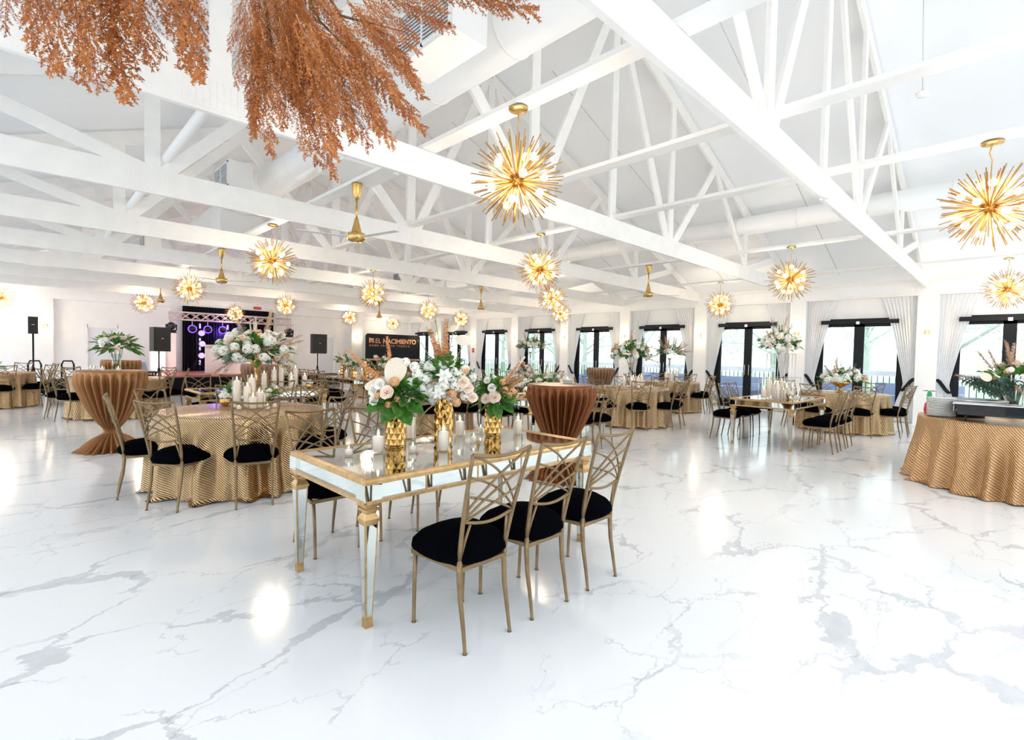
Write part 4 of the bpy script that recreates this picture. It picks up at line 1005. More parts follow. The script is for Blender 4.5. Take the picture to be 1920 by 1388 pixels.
def heroC():
    p=VP[2]; h=VZ[2][3]; t=thing('flower_arrangement','flowers in the right gold vase, with tulip leaves, peach roses and orange sprays','flowers',(p.x,p.y,TT+h),0,'flowers on the foreground mirrored table')
    rnd=random.Random(4); m=MB()
    for (u,w,z,L,dx,dz) in ((-.04,.04,.0,.16,-1,-.05),(-.02,.05,.0,.14,-.6,-.4),(.02,.06,.0,.13,.2,-.6),(.05,.05,.0,.15,.8,-.35),(.05,.04,.03,.17,1,.0),(.0,.06,.0,.12,-.1,-.7)): leaf(m,at(p,u,w,z),U*dx+TW*.5+V((0,0,dz)),L,.09,rnd,.2)
    for k in range(14): leaf(m,at(p,rnd.uniform(-.05,.03),rnd.uniform(-.02,.05),.03),U*rnd.uniform(-.6,.3)+V((0,0,1))+TW*rnd.uniform(-.1,.3),rnd.uniform(.14,.21),.035,rnd,.1)
    m.build('broad_leaves',leafm,t)
    tag(foliage(150,.15,.12,.07,.03,41,.08,-.25).build('foliage',leafm,t),kind='stuff')
    m=MB(); 
    for k in range(6): m.tube([(0.01*cos(k),.01*sin(k),-.2),(.03*cos(k),.03*sin(k),.08)],.004,5)
    m.build('stems',leafm,t)
    for (u,w,z,s,key,nm) in ((.01,.12,.045,.052,'rose','rose'),(-.055,.11,.03,.042,'rose','rose'),(-.01,.11,.115,.036,'rose_cream','cream_rose'),(-.05,.06,.17,.03,'rose_cream','cream_rose'),(.0,.0,.18,.03,'rose_cream','cream_rose')): link(nm,FM[key],t,at(p,u,w,z),aim(TW*.9+U*u*4+V((0,0,.35))),s)
    for (u0,z0,u1,z1) in ((.03,.06,.20,.32),(.03,.05,.24,.20),(.02,.04,.20,.10)):
        d=U*(u1-u0)+V((0,0,z1-z0)); link('flower_spike',FM['spike'],t,at(p,u0,.02,z0),aim(d),(d.length,d.length,d.length))
    for (u0,z0,u1,z1) in ((.03,.08,.30,.18),(.03,.08,.24,.36)):
        d=U*(u1-u0)+V((0,0,z1-z0)); link('white_spike',FM['spike_w'],t,at(p,u0,.0,z0),aim(d),(d.length,d.length,d.length))
    for (u,w,z) in ((.09,.08,.10),(.12,.07,.06),(.07,.05,.16),(.15,.05,.09)): link('orange_blossoms',FM['cluster_o'],t,at(p,u,w,z),aim(TW+V((0,0,.3))),.035)
    for (u,z) in ((.3,-.1),(-.3,.05)): link('eucalyptus_sprig',FM['euc'],t,at(p,0,.05,.03),aim(U*u+TW*.1+V((0,0,z))),.22)
    return t
heroA(); heroB(); heroC()

def tall_stand(x,y,z,h,label,r=.05):
    t=thing('flower_stand',label,'stand',(x,y,z)); MB().lathe([(0,0),(r*1.5,0),(r*1.4,.012),(.015,.03),(.012,h*.5),(.016,h-.06),(r*.9,h-.02),(r,h),(0,h)],(0,0,0),20).build('stem',steel,t)
    MB().lathe([(0,h-.0),(r*1.2,h),(r*1.2,h+.01),(0,h+.01)],(0,0,0),20).build('dish',brass,t); return t
# huge urn of flowers
t=thing('gold_urn','tall gold urn holding the huge white arrangement behind the near round table','vase',(2.72,8.68,TT))
MB().lathe([(0,0),(.07,0),(.07,.012),(.03,.04),(.028,.30),(.035,.32),(.028,.34),(.045,.36),(.085,.42),(.095,.47),(.085,.50),(.075,.50),(.08,.45),(0,.42)],(0,0,0),24).build('urn_body',goldv,t)
arrangement(2.72,8.68,TT+.49,.60,.34,'huge overflowing arrangement of white, cream and peach flowers in the gold urn',5,roses=12,cream_=14,clusters=46,oclusters=6,euc=9,plumes=10,leaves=260,L=.15,W=.06,rs=.062,cs=.085,low=-.55,zc=.12,stem=.1,wspikes=3)
# R1 side greenery
q=fz(432,752,CT); arrangement(q.x,q.y,CT+.02,.11,.13,'small green and yellow flower posy beside the gold bowl on the near round table',6,roses=1,cream_=2,clusters=3,oclusters=2,euc=3,plumes=1,leaves=50,L=.10,W=.04,rs=.028,cs=.035,low=0,stem=0,wspikes=2)
q=fz(507,752,CT); arrangement(q.x,q.y,CT+.02,.10,.10,'small white and peach posy right of the candles on the near round table',7,roses=1,cream_=2,clusters=4,oclusters=2,euc=2,plumes=1,leaves=36,L=.09,W=.04,rs=.03,cs=.04,low=0,stem=0)
q=fz(540,718,TT); arrangement(q.x,q.y,TT+.05,.13,.22,'posy of yellow-green lilies right of the candles on the floral urn table',8,roses=1,cream_=3,clusters=5,oclusters=2,euc=3,plumes=0,leaves=60,L=.12,W=.05,rs=.035,cs=.05,low=0,stem=0,wspikes=2)
# three small vases on the far mirrored table
arrangement(5.55,11.45,TT+.30,.20,.16,'flowers in the tallest small vase on the far mirrored table',9,roses=3,cream_=2,clusters=5,oclusters=5,euc=4,plumes=2,leaves=70,L=.10,W=.05,rs=.04,cs=.055,spikes=2)
arrangement(5.95,11.15,TT+.26,.17,.12,'flowers in the right small vase on the far mirrored table, with a trailing orange orchid',10,roses=2,cream_=2,clusters=4,oclusters=6,euc=3,plumes=1,leaves=60,L=.10,W=.05,rs=.04,cs=.05,spikes=1)
arrangement(5.60,11.05,TT+.22,.14,.10,'flowers in the front small vase on the far mirrored table',12,roses=2,cream_=1,clusters=3,oclusters=4,euc=2,plumes=1,leaves=40,L=.09,W=.045,rs=.035,cs=.045)
# left cocktail: clear vase
t=thing('clear_vase','clear glass vase of flowers on the left bronze cocktail table','vase',(.92,8.62,1.075)); MB().lathe([(0,0),(.055,0),(.045,.10),(.06,.22),(.057,.22),(.042,.10),(.05,.01),(0,.01)],(0,0,0),20).build('vase_body',glass,t)
arrangement(.92,8.62,1.075+.22,.25,.17,'bouquet of white and peach flowers in the clear vase on the left cocktail table',13,roses=7,cream_=5,clusters=7,oclusters=2,euc=6,plumes=3,leaves=110,L=.13,W=.055,rs=.042,cs=.055,low=-.3)
# right mirrored table: metal frame with flowers on top
t=thing('rod_frame_stand','thin metal frame stand carrying flowers over the right mirrored table','stand',(9.25,2.84,TT))
m=MB(); a,b,hh=.62,.14,.75
for s in (-1,1):
    for q in (-1,1):
        m.tube([(s*a,q*b,0),(s*a,q*b,.34)],.005,6); m.tube([(s*a*.45,q*b,0),(s*a*.45,q*b,hh)],.005,6); m.tube([(s*a*.15,q*b,0),(s*a*.15,q*b,hh)],.004,6)
for z in (.34,): 
    m.tube([(-a,-b,z),(a,-b,z)],.005,6); m.tube([(-a,b,z),(a,b,z)],.005,6); m.tube([(-a,-b,z),(-a,b,z)],.005,6); m.tube([(a,-b,z),(a,b,z)],.005,6)
m.tube([(-a*.45,-b,hh),(a*.45,-b,hh)],.005,6); m.tube([(-a*.45,b,hh),(a*.45,b,hh)],.005,6)
m.build('frame_rods',steel,t)
o=arrangement(9.18,2.86,TT+.76,.46,.24,'wide garland of white and blush flowers on the metal frame over the right mirrored table',14,roses=10,cream_=12,clusters=26,oclusters=4,euc=9,plumes=4,leaves=220,L=.13,W=.06,rs=.05,cs=.07,low=-.2,stem=.02); o.scale=(1,.75,1)
# footed bowl on champagne round table
t=thing('footed_bowl','low gold footed bowl of white flowers','bowl',(12.0,2.55,CT)); MB().lathe([(0,0),(.09,0),(.08,.02),(.03,.05),(.03,.10),(.14,.16),(.22,.22),(.20,.22),(0,.16)],(0,0,0),24).build('bowl_body',brass,t)
arrangement(12.0,2.55,CT+.20,.42,.22,'low spreading white and cream flowers in the gold footed bowl',15,roses=4,cream_=8,clusters=22,oclusters=1,euc=6,plumes=6,leaves=110,L=.14,W=.05,rs=.055,cs=.075,low=-.1,stem=0)
# tall arrangements
tall_stand(9.15,5.72,CT,.50,'slim tall flower stand on the gold round table left of the right mirrored table')
arrangement(9.15,5.72,CT+.52,.44,.30,'tall rounded arrangement of blush and white flowers with dark greenery',16,roses=14,cream_=7,clusters=14,oclusters=3,euc=10,plumes=3,leaves=180,L=.14,W=.06,rs=.055,cs=.065,low=-.3)
tall_stand(12.45,6.6,CT,.62,'slim silver stand of the pampas flowers by the windows')
arrangement(12.45,6.6,CT+.64,.42,.22,'tall feathery arrangement of pale pampas with a green heart',17,roses=0,cream_=3,clusters=12,oclusters=1,euc=6,plumes=26,leaves=100,L=.13,W=.05,rs=.05,cs=.06,low=-.2)
tall_stand(11.0,10.4,CT,.72,'slim stand of the airy flowers seen between two window doors')
arrangement(11.0,10.4,CT+.74,.46,.26,'tall airy green and white arrangement between two window doors',18,roses=4,cream_=5,clusters=8,oclusters=1,euc=12,plumes=4,leaves=160,L=.13,W=.05,rs=.05,cs=.06,low=-.2)
arrangement(10.1,9.8,CT,.30,.34,'low mixed flowers with dark stems on the far round table beyond the taupe cocktail table',19,roses=5,cream_=4,clusters=8,oclusters=5,euc=6,plumes=6,leaves=90,L=.12,W=.05,rs=.05,cs=.06,low=0,stem=0,spikes=2)
arrangement(8.1,13.9,CT,.35,.38,'distant white and rust flowers on the round table in front of the sign',20,roses=4,cream_=5,clusters=10,oclusters=4,euc=5,plumes=4,leaves=80,L=.14,W=.05,rs=.055,cs=.07,low=0,stem=0)
arrangement(6.1,5.45,TT,.40,.28,'long loose white and blush flowers on the table behind the near cocktail table',21,roses=6,cream_=9,clusters=20,oclusters=4,euc=7,plumes=8,leaves=120,L=.12,W=.05,rs=.042,cs=.05,low=0,stem=0,wspikes=3)
arrangement(5.35,7.6,CT,.30,.28,'white flowers on the round table behind the tall gold vases',22,roses=3,cream_=5,clusters=10,oclusters=2,euc=4,plumes=3,leaves=70,L=.12,W=.05,rs=.045,cs=.055,low=0,stem=0)
arrangement(-.55,16.0,CT,.30,.24,'flowers in a dark bowl on the far left round table',23,roses=3,cream_=3,clusters=7,oclusters=2,euc=4,plumes=3,leaves=70,L=.14,W=.05,rs=.055,cs=.06,low=0,stem=0)
# buffet vase and flowers
t=thing('glass_vase','tall clear glass vase filled with dark stems on the buffet','vase',(8.30,.02,TZ)); MB().lathe([(0,0),(.07,0),(.055,.05),(.06,.15),(.13,.36),(.127,.36),(.055,.15),(.05,.05),(0,.01)],(0,0,0),28).build('vase_body',glass,t)
m=MB()
for k in range(16): a=k*.9; m.tube([(.02*cos(a),.02*sin(a),.02),(.035*cos(a),.035*sin(a),.2),(.075*cos(a),.075*sin(a),.40)],.008,5)
m.build('stems',eucal,t)
o=arrangement(8.30,.02,TZ+.36,.42,.24,'large peach and cream arrangement with trailing eucalyptus in the buffet glass vase',24,roses=4,cream_=3,clusters=6,oclusters=5,euc=6,plumes=16,leaves=130,L=.13,W=.05,rs=.055,cs=.05,low=-.2,stem=0)
for (u,w,z,s) in ((-.11,.30,.06,.062),(.02,.33,.10,.068),(.13,.31,.04,.068),(-.03,.30,.14,.05),(-.12,.27,.13,.045),(.20,.22,.16,.05)): link('rose',FM['rose'],o,U*u+TW*w+V((0,0,z)),aim(TW+V((0,0,.3))),s)
for (u,z,s) in ((-.02,.36,.085),(-.50,.24,.07),(-.44,.12,.07),(.40,.40,.085),(.18,.30,.09)): 
    a_=link('anthurium',FM['anth'],o,U*u+TW*.1+V((0,0,z)),None,(s,.05,s)); a_.rotation_euler=Euler((R(-25),0,rg))
for i in range(9): link('eucalyptus_sprig',FM['euc'],o,U*(-.12)+TW*(.15-.02*i)+V((0,0,.05)),aim(U*-1+TW*(.3-.08*i)+V((0,0,-.35+.05*i))),.45)

# ------------------------------------------------------------------ hanging dried foliage
def plume_mesh(seed):
    rnd=random.Random(seed); m=MB()
    # unit plume hangs along -Z from (0,0,0) to (0,0,-1)
    def axis(t): return V((.05*sin(t*3+seed),.04*sin(t*2.2+seed*2),-t))
    m.tube([axis(i/8) for i in range(9)],[.007-.005*i/8 for i in range(9)],5,False)
    for i in range(46):
        t=.02+.96*i/46; wdt=.115*(1-t)**.55+.02; a=i*2.4+rnd.uniform(-.4,.4); l=wdt*rnd.uniform(.8,1.3)
        b=axis(t); e=b+V((cos(a)*l,sin(a)*l,-l*rnd.uniform(1.0,1.9))); mid=(b+e)/2+V((cos(a),sin(a),0))*l*.18
        m.tube([b,mid,e],[.0022,.0016,.001],3,False)
        for j in range(7):
            q=.25+.75*j/6; c=b*(1-q)**2+mid*2*q*(1-q)+e*q*q
            for s in range(4):
                d=V((rnd.gauss(0,1),rnd.gauss(0,1),-.6+rnd.gauss(0,.7))).normalized(); L=rnd.uniform(.018,.034); w=d.orthogonal().normalized()*L*.22
                m.add([c-w*.3,c+d*L*.45-w,c+d*L,c+d*L*.45+w],[(0,1,2,3)],False)
    return m.mesh('dried_plume',rust)
pms=[plume_mesh(s) for s in range(4)]
def hanging():
    rnd=random.Random(12)
    t=thing('hanging_foliage','huge rust-coloured dried foliage hanging from the ceiling at the top left','dried foliage',(1.15,2.35,3.05))
    root=V((1.15,2.35,3.05))
    def add(px0,py0,px1,py1,dep,dd=0,wd=1.0):
        a=atd(px0,py0,dep+dd); b=atd(px1,py1,dep); d=b-a; L=d.length
        o=link('dried_plume',pms[rnd.randrange(4)],t,a-root,None,(L*wd,L*wd,L)); o.rotation_euler=(-d).to_track_quat('Z','Y').to_euler(); o.rotation_euler.rotate_axis('Z',rnd.uniform(0,6))
    dep=2.35
    for (a,b,c,d,w) in ((10,-110,20,66,1.),(35,-100,50,95,1.),(60,-100,45,40,1.),(75,-90,115,140,1.),(110,-90,118,142,1.),(120,-100,165,160,.9),(140,-90,192,165,.9),(170,-110,235,197,1.),(150,-90,150,118,1.),
        (185,-90,225,150,1.1),(215,-90,275,118,1.),(235,-80,300,115,1.),(265,-80,320,60,1.),(290,-80,345,70,1.),(320,-90,378,160,1.),(345,-90,390,80,1.),(330,-80,372,150,1.),(95,-80,75,30,1.1),(200,-90,195,90,1.2),(250,-90,250,80,1.2),(300,-100,355,130,1.)): add(a,b,c,d,dep+rnd.uniform(-.1,.15),-.05,w)
    main=[(505,290),(475,262),(522,240),(545,230),(560,215),(600,310),(636,332),(622,300),(655,262),(672,255),(690,282),(712,255),(742,272),(725,235),(787,252),(765,230),(800,180),(780,155),(790,160),(770,120),(785,75),(790,95),(855,50),(840,20),(830,60),(445,165),(430,95),(455,120),(640,280),(580,250),(575,290),(660,215),(620,225),(700,215),(745,190),(1010,15),(960,10)]
    for (x,y) in main:
        f=rnd.uniform(.45,.62); rx,ry=480+(x-480)*.18,-120
        x0,y0=x+(rx-x)*f+rnd.uniform(-12,12),y+(ry-y)*f
        add(x0,y0,x,y,dep+rnd.uniform(-.05,.35),-.1,.85)
    for k in range(56):     # denser inner sprays
        a=rnd.uniform(.0,.85); q=rnd.uniform(.25,.85); x1=460+a*330; y1=330-a*a*230; x=480+(x1-480)*q; y=-90+(y1+90)*q
        x0=480+(x-480)*.45+rnd.uniform(-20,20); y0=y-rnd.uniform(90,170); add(x0,y0,x,y,dep+rnd.uniform(.0,.5),-.1,1.0)
    m=MB()
    for (x0,y0,x1,y1,x2,y2) in ((470,-200,520,20,560,120),(480,-200,600,40,680,120),(470,-200,505,60,520,160),(500,-200,560,60,640,200),(480,-200,640,30,760,60),(460,-200,300,-60,240,60),(440,-200,200,-100,110,20)):
        p=[atd(x0,y0,dep+.1),atd((x0+x1)/2,(y0+y1)/2-8,dep+.1),atd(x1,y1,dep+.15),atd(x2,y2,dep+.1)]; m.tube([v-root for v in p],[.012,.010,.007,.003],6)
    m.build('woody_stems',stemm,t)
hanging()

# ------------------------------------------------------------------ stage and sound
t=thing('stage','black-skirted low stage with a coral top edge','stage',(0,0,0))
MB().box(3.15,18.5,0,8.35,YW-.26,.455).build('stage_skirt',drape,t); MB().box(3.12,18.47,.455,8.38,YW-.25,.50).build('stage_deck',stagetop,t)
tag(MB().box(3.3,14.2,.0,8.2,18.42,.018).build('dance_floor',darkfloor),'dark glossy dance floor in front of the stage','dance floor')
def pleat(name,x0,x1,y,z0,z1,m_,amp=.04,n=40,parent=None):
    m=MB(); m.grid(lambda u,v: V((x0+(x1-x0)*u, y+amp*sin(u*n*6.28)+amp*.4*sin(u*n*2.7+1), z0+(z1-z0)*v)),n*8,2); m.grid(lambda u,v: V((x0+(x1-x0)*u, y+.02+amp*sin(u*n*6.28)+amp*.4*sin(u*n*2.7+1), z0+(z1-z0)*(1-v))),n*8,2)
    return m.build(name,m_,parent)
tag(pleat('backdrop_curtain',4.36,7.64,22.3,.51,2.99,drape,.035,34),'black pleated backdrop curtain behind the stage','curtain')
t=thing('lighting_truss','aluminium box truss across the top of the stage','truss',(3.85,21.6,2.43)); m=MB(); Lt=4.25
for yy in (0,.26):
    for zz in (0,.27): m.tube([(0,yy,zz),(Lt,yy,zz)],.024,8)
n=13
for k in range(n):
    x0,x1=Lt*k/n,Lt*(k+1)/n
    for yy in (0,.26): m.tube([(x0,yy,0 if k%2 else .27),(x1,yy,.27 if k%2 else 0)],.012,6); m.tube([(x0,yy,.27 if k%2 else 0),(x1,yy,0 if k%2 else .27)],.012,6)
for x in (0,Lt):
    for (a,b) in (((x,0,0),(x,0,.27)),((x,.26,0),(x,.26,.27)),((x,0,0),(x,.26,0)),((x,0,.27),(x,.26,.27))): m.tube([a,b],.02,6)
m.build('truss_frame',trusspink,t)
for k,(x,l) in enumerate(((3.86,'left'),(8.0,'right'))):
    t=thing('fabric_tower','white fabric-covered tower under the %s end of the stage truss'%l,'tower',(x,21.55,.5))
    MB().box(-.13,-.13,0,.13,.13,1.42).build('tower_cover',fabricw,t); MB().box(-.15,-.15,1.42,.15,.15,1.45).build('top_plate',black,t)
    MB().tube([(0,.15,0),(0,.15,1.93)],.022,8).build('tower_post',trusspink,t)
    t=thing('moving_head_light','black moving head light on the %s fabric tower'%l,'stage light',(x,21.5,1.955))
    MB().box(-.13,-.1,0,.13,.1,.08).build('light_base',black,t); MB().sphere((0,0,.22),.14,16,10).build('light_head',mat('gloss_black_head',(.02,.02,.02),.08),t)
    m=MB(); m.box(-.17,-.05,.06,-.145,.05,.28); m.box(.145,-.05,.06,.17,.05,.28); m.build('light_yoke',black,t)
t=thing('fabric_tower','shorter glowing white fabric tower left of the stage, behind the speaker','tower',(3.42,21.3,.0)); MB().box(-.22,-.15,0.5,.20,.15,1.36).build('tower_cover',fabricw,t); MB().box(-.2,-.13,0,.18,.13,.5).build('tower_base',drape,t)
for k,(x,y) in enumerate(((361,617),(390,618),(418,619),(447,621))):
    p=ony(x,y,21.6); t=thing('par_light','round black stage light with a violet halo, %s from the left'%ordn[k+1],'stage light',p,0,'violet stage lights')
    Mx=Matrix.Rotation(R(90),4,'X')
    MB().lathe([(0,.06),(.10,.06),(.12,.02),(.12,-.10),(.0,-.12)],(0,0,0),24,M=Mx).build('light_body',black,t); MB().lathe([(.118,.0),(.145,.0),(.145,.02),(.118,.02)],(0,.03,0),28,M=Mx).build('violet_halo',blueglow,t)
    MB().tube([(0,.05,.1),(0,.05,.32)],.012).build('bracket',steel,t)
for k,(x,y) in enumerate(((378,625),(379,645),(378,667))):
    p=ony(x,y,21.9); t=thing('led_disc','patterned lilac light disc on the stage stand, %s'%('top','middle','bottom')[k],'stage light',p,0,'lilac light discs')
    Mx=Matrix.Rotation(R(90),4,'X'); m=MB(); m.lathe([(.095,-.01),(.108,-.01),(.108,.01),(.095,.01)],(0,0,0),28,M=Mx); m.lathe([(0,-.01),(.03,-.01),(.03,.01),(0,.01)],(0,0,0),14,M=Mx)
    for j in range(7): m.sphere((.065*cos(j*.9),0,.065*sin(j*.9)),.016,8,5)
    m.build('lit_face',lilac,t); MB().lathe([(0,.015),(.13,.015),(.13,.03),(0,.03)],(0,.03,0),24,M=Matrix.Rotation(R(-90),4,'X')).build('disc_back',black,t)
for k,(px,l) in enumerate(((375,'left'),(427,'middle'))):
    p=ony(px,640,22.15); m=MB()
    for j in range(6): m.box(p.x-.028,22.15,.75+j*.28,p.x+.028,22.17,.93+j*.28)
    t=thing('led_strip','x','light strip'); m.build('lit_segments',lilac,t); MB().box(p.x-.04,22.172,.5,p.x+.04,22.19,2.42).build('strip_back',black,t); tag(t,'vertical dashed lilac light strip on the %s of the stage'%l,'light strip','light strips')
t=thing('microphone_stand','black pole stand on the left of the stage','stand',(4.72,21.8,.5)); MB().tube([(0,0,.05),(0,0,1.75)],.02).build('pole',black,t)
for a in (0,2.1,4.2): MB().tube([(0,0,.45),(.35*cos(a),.35*sin(a),.012)],.012).build('leg',black,t)
t=thing('dj_facade','white panel standing upright beside the white stage desk','panel',(5.05,20.6,.5)); MB().box(-.33,-.03,0,.35,.03,1.02).build('panel_face',fabricw,t)
t=thing('dj_desk','white skirted desk on the stage with a patterned cloth draped at its left','desk',(6.3,20.1,.5)); MB().box(-1.0,-.35,0,1.0,.35,.40).build('desk_skirt',fabricw,t); MB().box(-1.03,-.38,.40,1.03,.38,.43).build('desk_top',china,t)
t=thing('window_facade','white board with two black square openings behind the desk','panel',(6.6,20.8,.95)); MB().box(-.6,-.02,.0,.75,.02,.40).build('board',fabricw,t)
for x in (-.28,.18): MB().box(x-.16,-.026,.04,x+.16,-.021,.36).build('dark_opening',black,t)
t=thing('draped_throw','white throw with dark leaf print leaning on the desk','throw',(5.12,19.65,.5)); m=MB(); m.grid(lambda u,v: V((-.25+.25*v+.28*u,.02*sin(u*9),.46*v)),10,8); m.grid(lambda u,v: V((-.25+.25*(1-v)+.28*u,.015+.02*sin(u*9),.46*(1-v))),10,8); m.build('throw_cloth',fabricw,t)
m=MB(); rr=random.Random(4)
for i in range(22): v=rr.random(); leaf(m,V((-.02+.25*v,-.03,.46*v)),V((rr.choice((-1,1)),0,.3)),.07,.02,rr)
m.build('leaf_print',black,t)
# loudspeakers on stands
def speaker(px0,px1,pyt,pyb,y,label,rz):
    a=ony((px0+px1)/2,pyt,y); b=ony((px0+px1)/2,pyb,y); h=a.z-b.z; w=ony(px1,pyt,y).x-ony(px0,pyt,y).x; w*=.80
    t=thing('loudspeaker',label,'speaker',(b.x,y,b.z),rz,'loudspeakers on stands'); d=w*.8
    m=MB(); vs=[(-w/2,-d/2,0),(w/2,-d/2,0),(w*.36,d/2,0),(-w*.36,d/2,0)]; vs+=[(x,y_,h) for x,y_,_ in vs]; m.add(vs,[(3,2,1,0),(4,5,6,7),(0,1,5,4),(1,2,6,5),(2,3,7,6),(3,0,4,7)],False); m.build('cabinet',blackm,t)
    MB().box(-w*.46,-d/2-.012,h*.04,w*.46,-d/2-.001,h*.49).build('lower_grille',blackm,t); MB().box(-w*.46,-d/2-.012,h*.51,w*.46,-d/2-.001,h*.96).build('upper_grille',blackm,t)
    MB().box(-.025,-d/2-.016,h*.52,.025,-d/2-.0125,h*.55).build('badge',steel,t)
    s=thing('speaker_stand','black tripod stand under the '+label,'speaker stand',(b.x,y,0),rz,'speaker stands'); MB().tube([(0,0,.12),(0,0,b.z)],.019,10).build('pole',black,s)
    for a_ in (.5,2.6,4.7): MB().tube([(0,0,.75),(.45*cos(a_),.45*sin(a_),.012)],.012,6).build('leg',black,s)
    MB().lathe([(.02,.72),(.035,.72),(.035,.80),(.02,.80)],(0,0,0),12).build('collar',black,s)
speaker(50,74,594,626,18.0,'small black loudspeaker at the far left by the wall lamp',0)
speaker(276,320,614,659,17.0,'large black loudspeaker left of the stage',R(18))
speaker(579,612,627,663,19.0,'large black loudspeaker right of the stage',R(-2))
t=thing('equipment_table','small black table with cables and a laptop left of the stage','table',(2.15,16.4,0)); MB().box(-.45,-.25,.70,.45,.25,.74).build('table_top',blackm,t)
for s in (-1,1):
    for q in (-1,1): MB().tube([(s*.4,q*.2,0),(s*.4,q*.2,.7)],.015).build('leg',black,t)
t=thing('laptop','open silver laptop on the small black table','laptop',(2.35,16.4,.741),R(30)); MB().box(-.17,-.12,0,.17,.12,.015).build('keyboard_deck',steel,t); MB().bar((0,.12,.015),(0,.2,.24),.34,.01,up=(0,1,0)).build('screen',sheetblue,t)
t=thing('mixer','black sound mixer with tangled cables on the small black table','mixer',(1.9,16.4,.741)); MB().box(-.15,-.15,0,.15,.15,.07).build('mixer_body',blackm,t); MB().tube([(-.1,0,.07),(-.05,.05,.2),(.05,0,.1),(.15,.05,.18),(.1,-.1,.08)],.008).build('cable',black,t)
t=thing('road_case','black road case at the right of the stage','case',(8.95,20.2,-.05)); MB().box(-.55,-.3,.05,.55,.3,.50).build('case_body',blackm,t); 
m=MB(); m.box(-.56,-.31,.30,.56,.31,.32); m.build('case_edge',steel,t)
for i,(x,l) in enumerate(((.25,'left'),(.93,'right'))):
    t=thing('hand_truck','black upright hand truck, %s of the pair near the small speaker'%l,'hand truck',(x,18.9,0),0,'hand trucks')
    w=.13; MB().tube([(-w,0,.05),(-w,0,.85),(-w*.7,0,.95),(w*.7,0,.95),(w,0,.85),(w,0,.05)],.022,8).build('handle_frame',black,t)
    m=MB()
    for z in (.25,.5,.72): m.tube([(-w,0,z),(w,0,z)],.012)
    m.build('crossbar',black,t); MB().box(-w-.03,-.3,0.01,w+.03,0,.03).build('toe_plate',black,t)
    for s in (-1,1): MB().lathe([(0,-.03),(.1,-.03),(.1,.03),(0,.03)],(s*(w+.05),.06,.105),16,M=Matrix.Rotation(R(90),4,'Y')).build('wheel',black,t)
for i in range(3):
    tag(MB().box(-.2,-.25,0,.35,.25,.42-.06*i).build('black_crate',blackm,None,(.75+i*.62,19.5,0)),'black equipment crate on the floor behind the left tables, %s of three'%('left','middle','right')[i],'crate','black crates')

# ------------------------------------------------------------------ sponsor sign and bar
t=thing('sponsor_sign','large black sign board with copper lettering','sign',(12.70,21.0,0),0)
m=MB(); w,h,r=1.465,2.23,.12
pts=[]
for (cx_,cz_,a0) in ((w-r,r,-90),(w-r,h-r,0),(-w+r,h-r,90),(-w+r,r,180)):
    for k in range(7): a=R(a0+k*15); pts.append((cx_+r*cos(a),cz_+r*sin(a)))
n=len(pts); m.add([(x,-.03,z) for x,z in pts]+[(x,.03,z) for x,z in pts],[tuple(range(n)),tuple(reversed(range(n,2*n)))]+[(k,k+n,(k+1)%n+n,(k+1)%n) for k in range(n)],False); m.build('sign_board',black,t)
def text(s,x,z,size,m_,parent,off=.0,sp=1.0,y=-.035):
    cu=bpy.data.curves.new('lettering','FONT'); cu.body=s; cu.size=size; cu.extrude=.004; cu.offset=off; cu.space_character=sp; cu.materials.append(m_)
    o=bpy.data.objects.new('lettering',cu); C.objects.link(o); bpy.context.view_layer.update()
    me=bpy.data.meshes.new_from_object(o.evaluated_get(bpy.context.evaluated_depsgraph_get())); bpy.data.objects.remove(o)
    return link('lettering',me,parent,(x,y,z),(R(90),0,0))
text('EL',-1.00,1.80,.31,copperl,t,0,1.0); text('NACIMIENTO',-.60,1.80,.305,copperl,t,.009,.97)
text('HAND CRAFTED TEQUILA',-1.30,1.645,.122,copperl,t,0,1.62)
text('\u00ae',1.33,1.96,.08,copperl,t)
m=MB()   # square emblem left of the name
for (x0,z0,x1,z1) in ((0,0,.07,.24),(.07,.16,.14,.24),(.11,.06,.17,.15),(.17,.0,.22,.08),(.16,.15,.25,.24),(.22,.07,.27,.14),(.0,.24,.05,.27),(.27,0,.31,.05)): m.box(-1.31+x0*.9,-.036,1.80+z0*.9,-1.31+x1*.9,-.031,1.80+z1*.9)
m.build('emblem',copperl,t)
t=thing('bar_table','long high bar table with a bronze pleated front, before the black sign','table',(11.75,19.4,0)); MB().box(-1.15,-.35,1.03,1.15,.35,1.09).build('bar_top',noise_tint(mat('bar_top_wood',(.55,.36,.24),.3),(.48,.30,.20),(.62,.42,.28),6),t)
pleat('pleated_front',-1.0,1.0,-.25,.02,1.03,satin2,.035,26,t)
MB().box(-1.05,.05,.02,1.05,.3,1.03).build('bar_body',blackm,t)
t=thing('paper_stack','small pink flower bunch on the left end of the bar table','flowers',(10.8,19.3,1.09)); 
m=MB()
for d in dirs(14,2):
    if d.z>-.3: m.sphere(V((d.x*.07,d.y*.07,.07+d.z*.06)),.05,8,5)
m.build('pink_blooms',peach,t)
MB().lathe([(0,0),(.05,0),(.05,.05),(0,.05)],(0,0,0),12).build('pot',china,t)
t.name='pink_posy'
for i in range(4):
    tag(MB().box(-.12,-.1,0,.12,.1,.035).build('napkin_stack',china,None,(11.2+i*.33,19.3,1.091)),'small white napkin stack on the bar table, %s from the left'%ordn[i+1],'napkins','napkin stacks on the bar')
t=thing('fire_alarm','red fire alarm box on the far pier beside the leftmost visible window','alarm',(XW-.03,17.35,1.55)); MB().box(0,-.06,-.09,.03,.06,.09).build('alarm_box',redp,t); MB().box(-.005,-.035,-.01,0,.035,.02).build('alarm_handle',china,t)
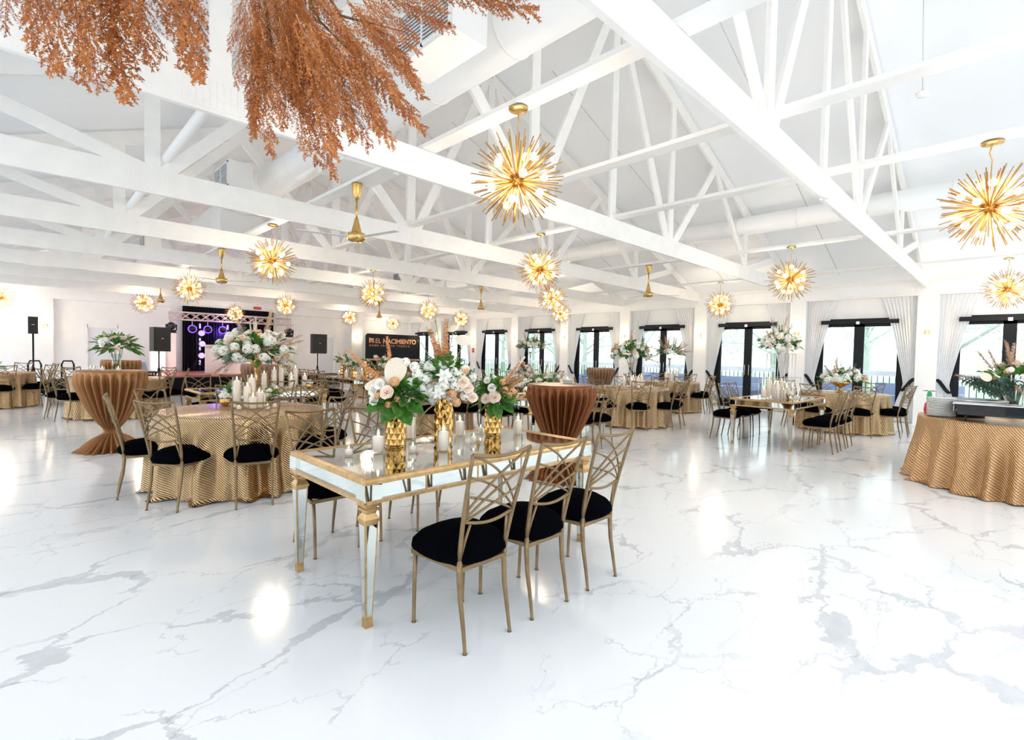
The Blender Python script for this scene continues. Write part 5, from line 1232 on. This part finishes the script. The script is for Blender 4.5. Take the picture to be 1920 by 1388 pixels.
for i,(x,y,z) in enumerate(((6.6,21.0,3.00),(9.3,14.0,3.5))):
    t=thing('exit_sign','small red exit sign hanging from the ceiling, %s'%('above the stage','above the black sign')[i],'exit sign',(x,y,z),0,'exit signs'); MB().box(-.14,-.02,-.05,.14,.02,.05).build('sign_box',redp,t); MB().tube([(0,0,.05),(0,0,.3)],.006).build('hanger',steel,t)

# ------------------------------------------------------------------ light
for i,(x,y,z) in enumerate(LAMPS):
    l=bpy.data.lights.new('chandelier_light','POINT'); l.energy=58; l.color=(1,.90,.77); l.shadow_soft_size=.22; o=bpy.data.objects.new('chandelier_light',l); C.objects.link(o); o.location=(x,y,z)
    l.use_shadow=True
for i,p in enumerate(SC):
    l=bpy.data.lights.new('sconce_light','POINT'); l.energy=7; l.color=(1,.74,.44); l.shadow_soft_size=.05; o=bpy.data.objects.new('sconce_light',l); C.objects.link(o); o.location=p
for (x,y,z,c,e) in ((5.6,22.2,2.0,(.25,.12,1),60),(3.4,20.8,1.0,(1,.72,.66),14),(6.2,19.3,1.3,(1,.6,.6),14)):
    l=bpy.data.lights.new('stage_light','POINT'); l.energy=e; l.color=c; l.shadow_soft_size=.15; o=bpy.data.objects.new('stage_light',l); C.objects.link(o); o.location=(x,y,z)
w=bpy.data.worlds.new('overcast_sky'); S.world=w; w.use_nodes=True
N,L=w.node_tree.nodes,w.node_tree.links; bg=N['Background']
tc=N.new('ShaderNodeTexCoord'); sx=N.new('ShaderNodeSeparateXYZ'); L.new(tc.outputs['Generated'],sx.inputs[0])
rp=N.new('ShaderNodeValToRGB'); rp.color_ramp.elements[0].position=.45; rp.color_ramp.elements[0].color=(.80,.86,.86,1); rp.color_ramp.elements[1].position=.62; rp.color_ramp.elements[1].color=(.86,.94,1,1)
mp=N.new('ShaderNodeMapRange'); mp.inputs['From Min'].default_value=-1; L.new(sx.outputs['Z'],mp.inputs['Value']); L.new(mp.outputs[0],rp.inputs['Fac']); L.new(rp.outputs['Color'],bg.inputs['Color']); bg.inputs['Strength'].default_value=2.0
vs=S.view_settings; vs.view_transform='Standard'; vs.look='None'; vs.gamma=1; vs.use_curve_mapping=False; vs.exposure=.15
S.cycles.max_bounces=8; S.cycles.diffuse_bounces=5; S.cycles.glossy_bounces=4; S.cycles.transmission_bounces=6; S.cycles.transparent_max_bounces=16
S.cycles.caustics_reflective=False; S.cycles.caustics_refractive=False; S.cycles.sample_clamp_indirect=6
S.cycles.use_denoising=True
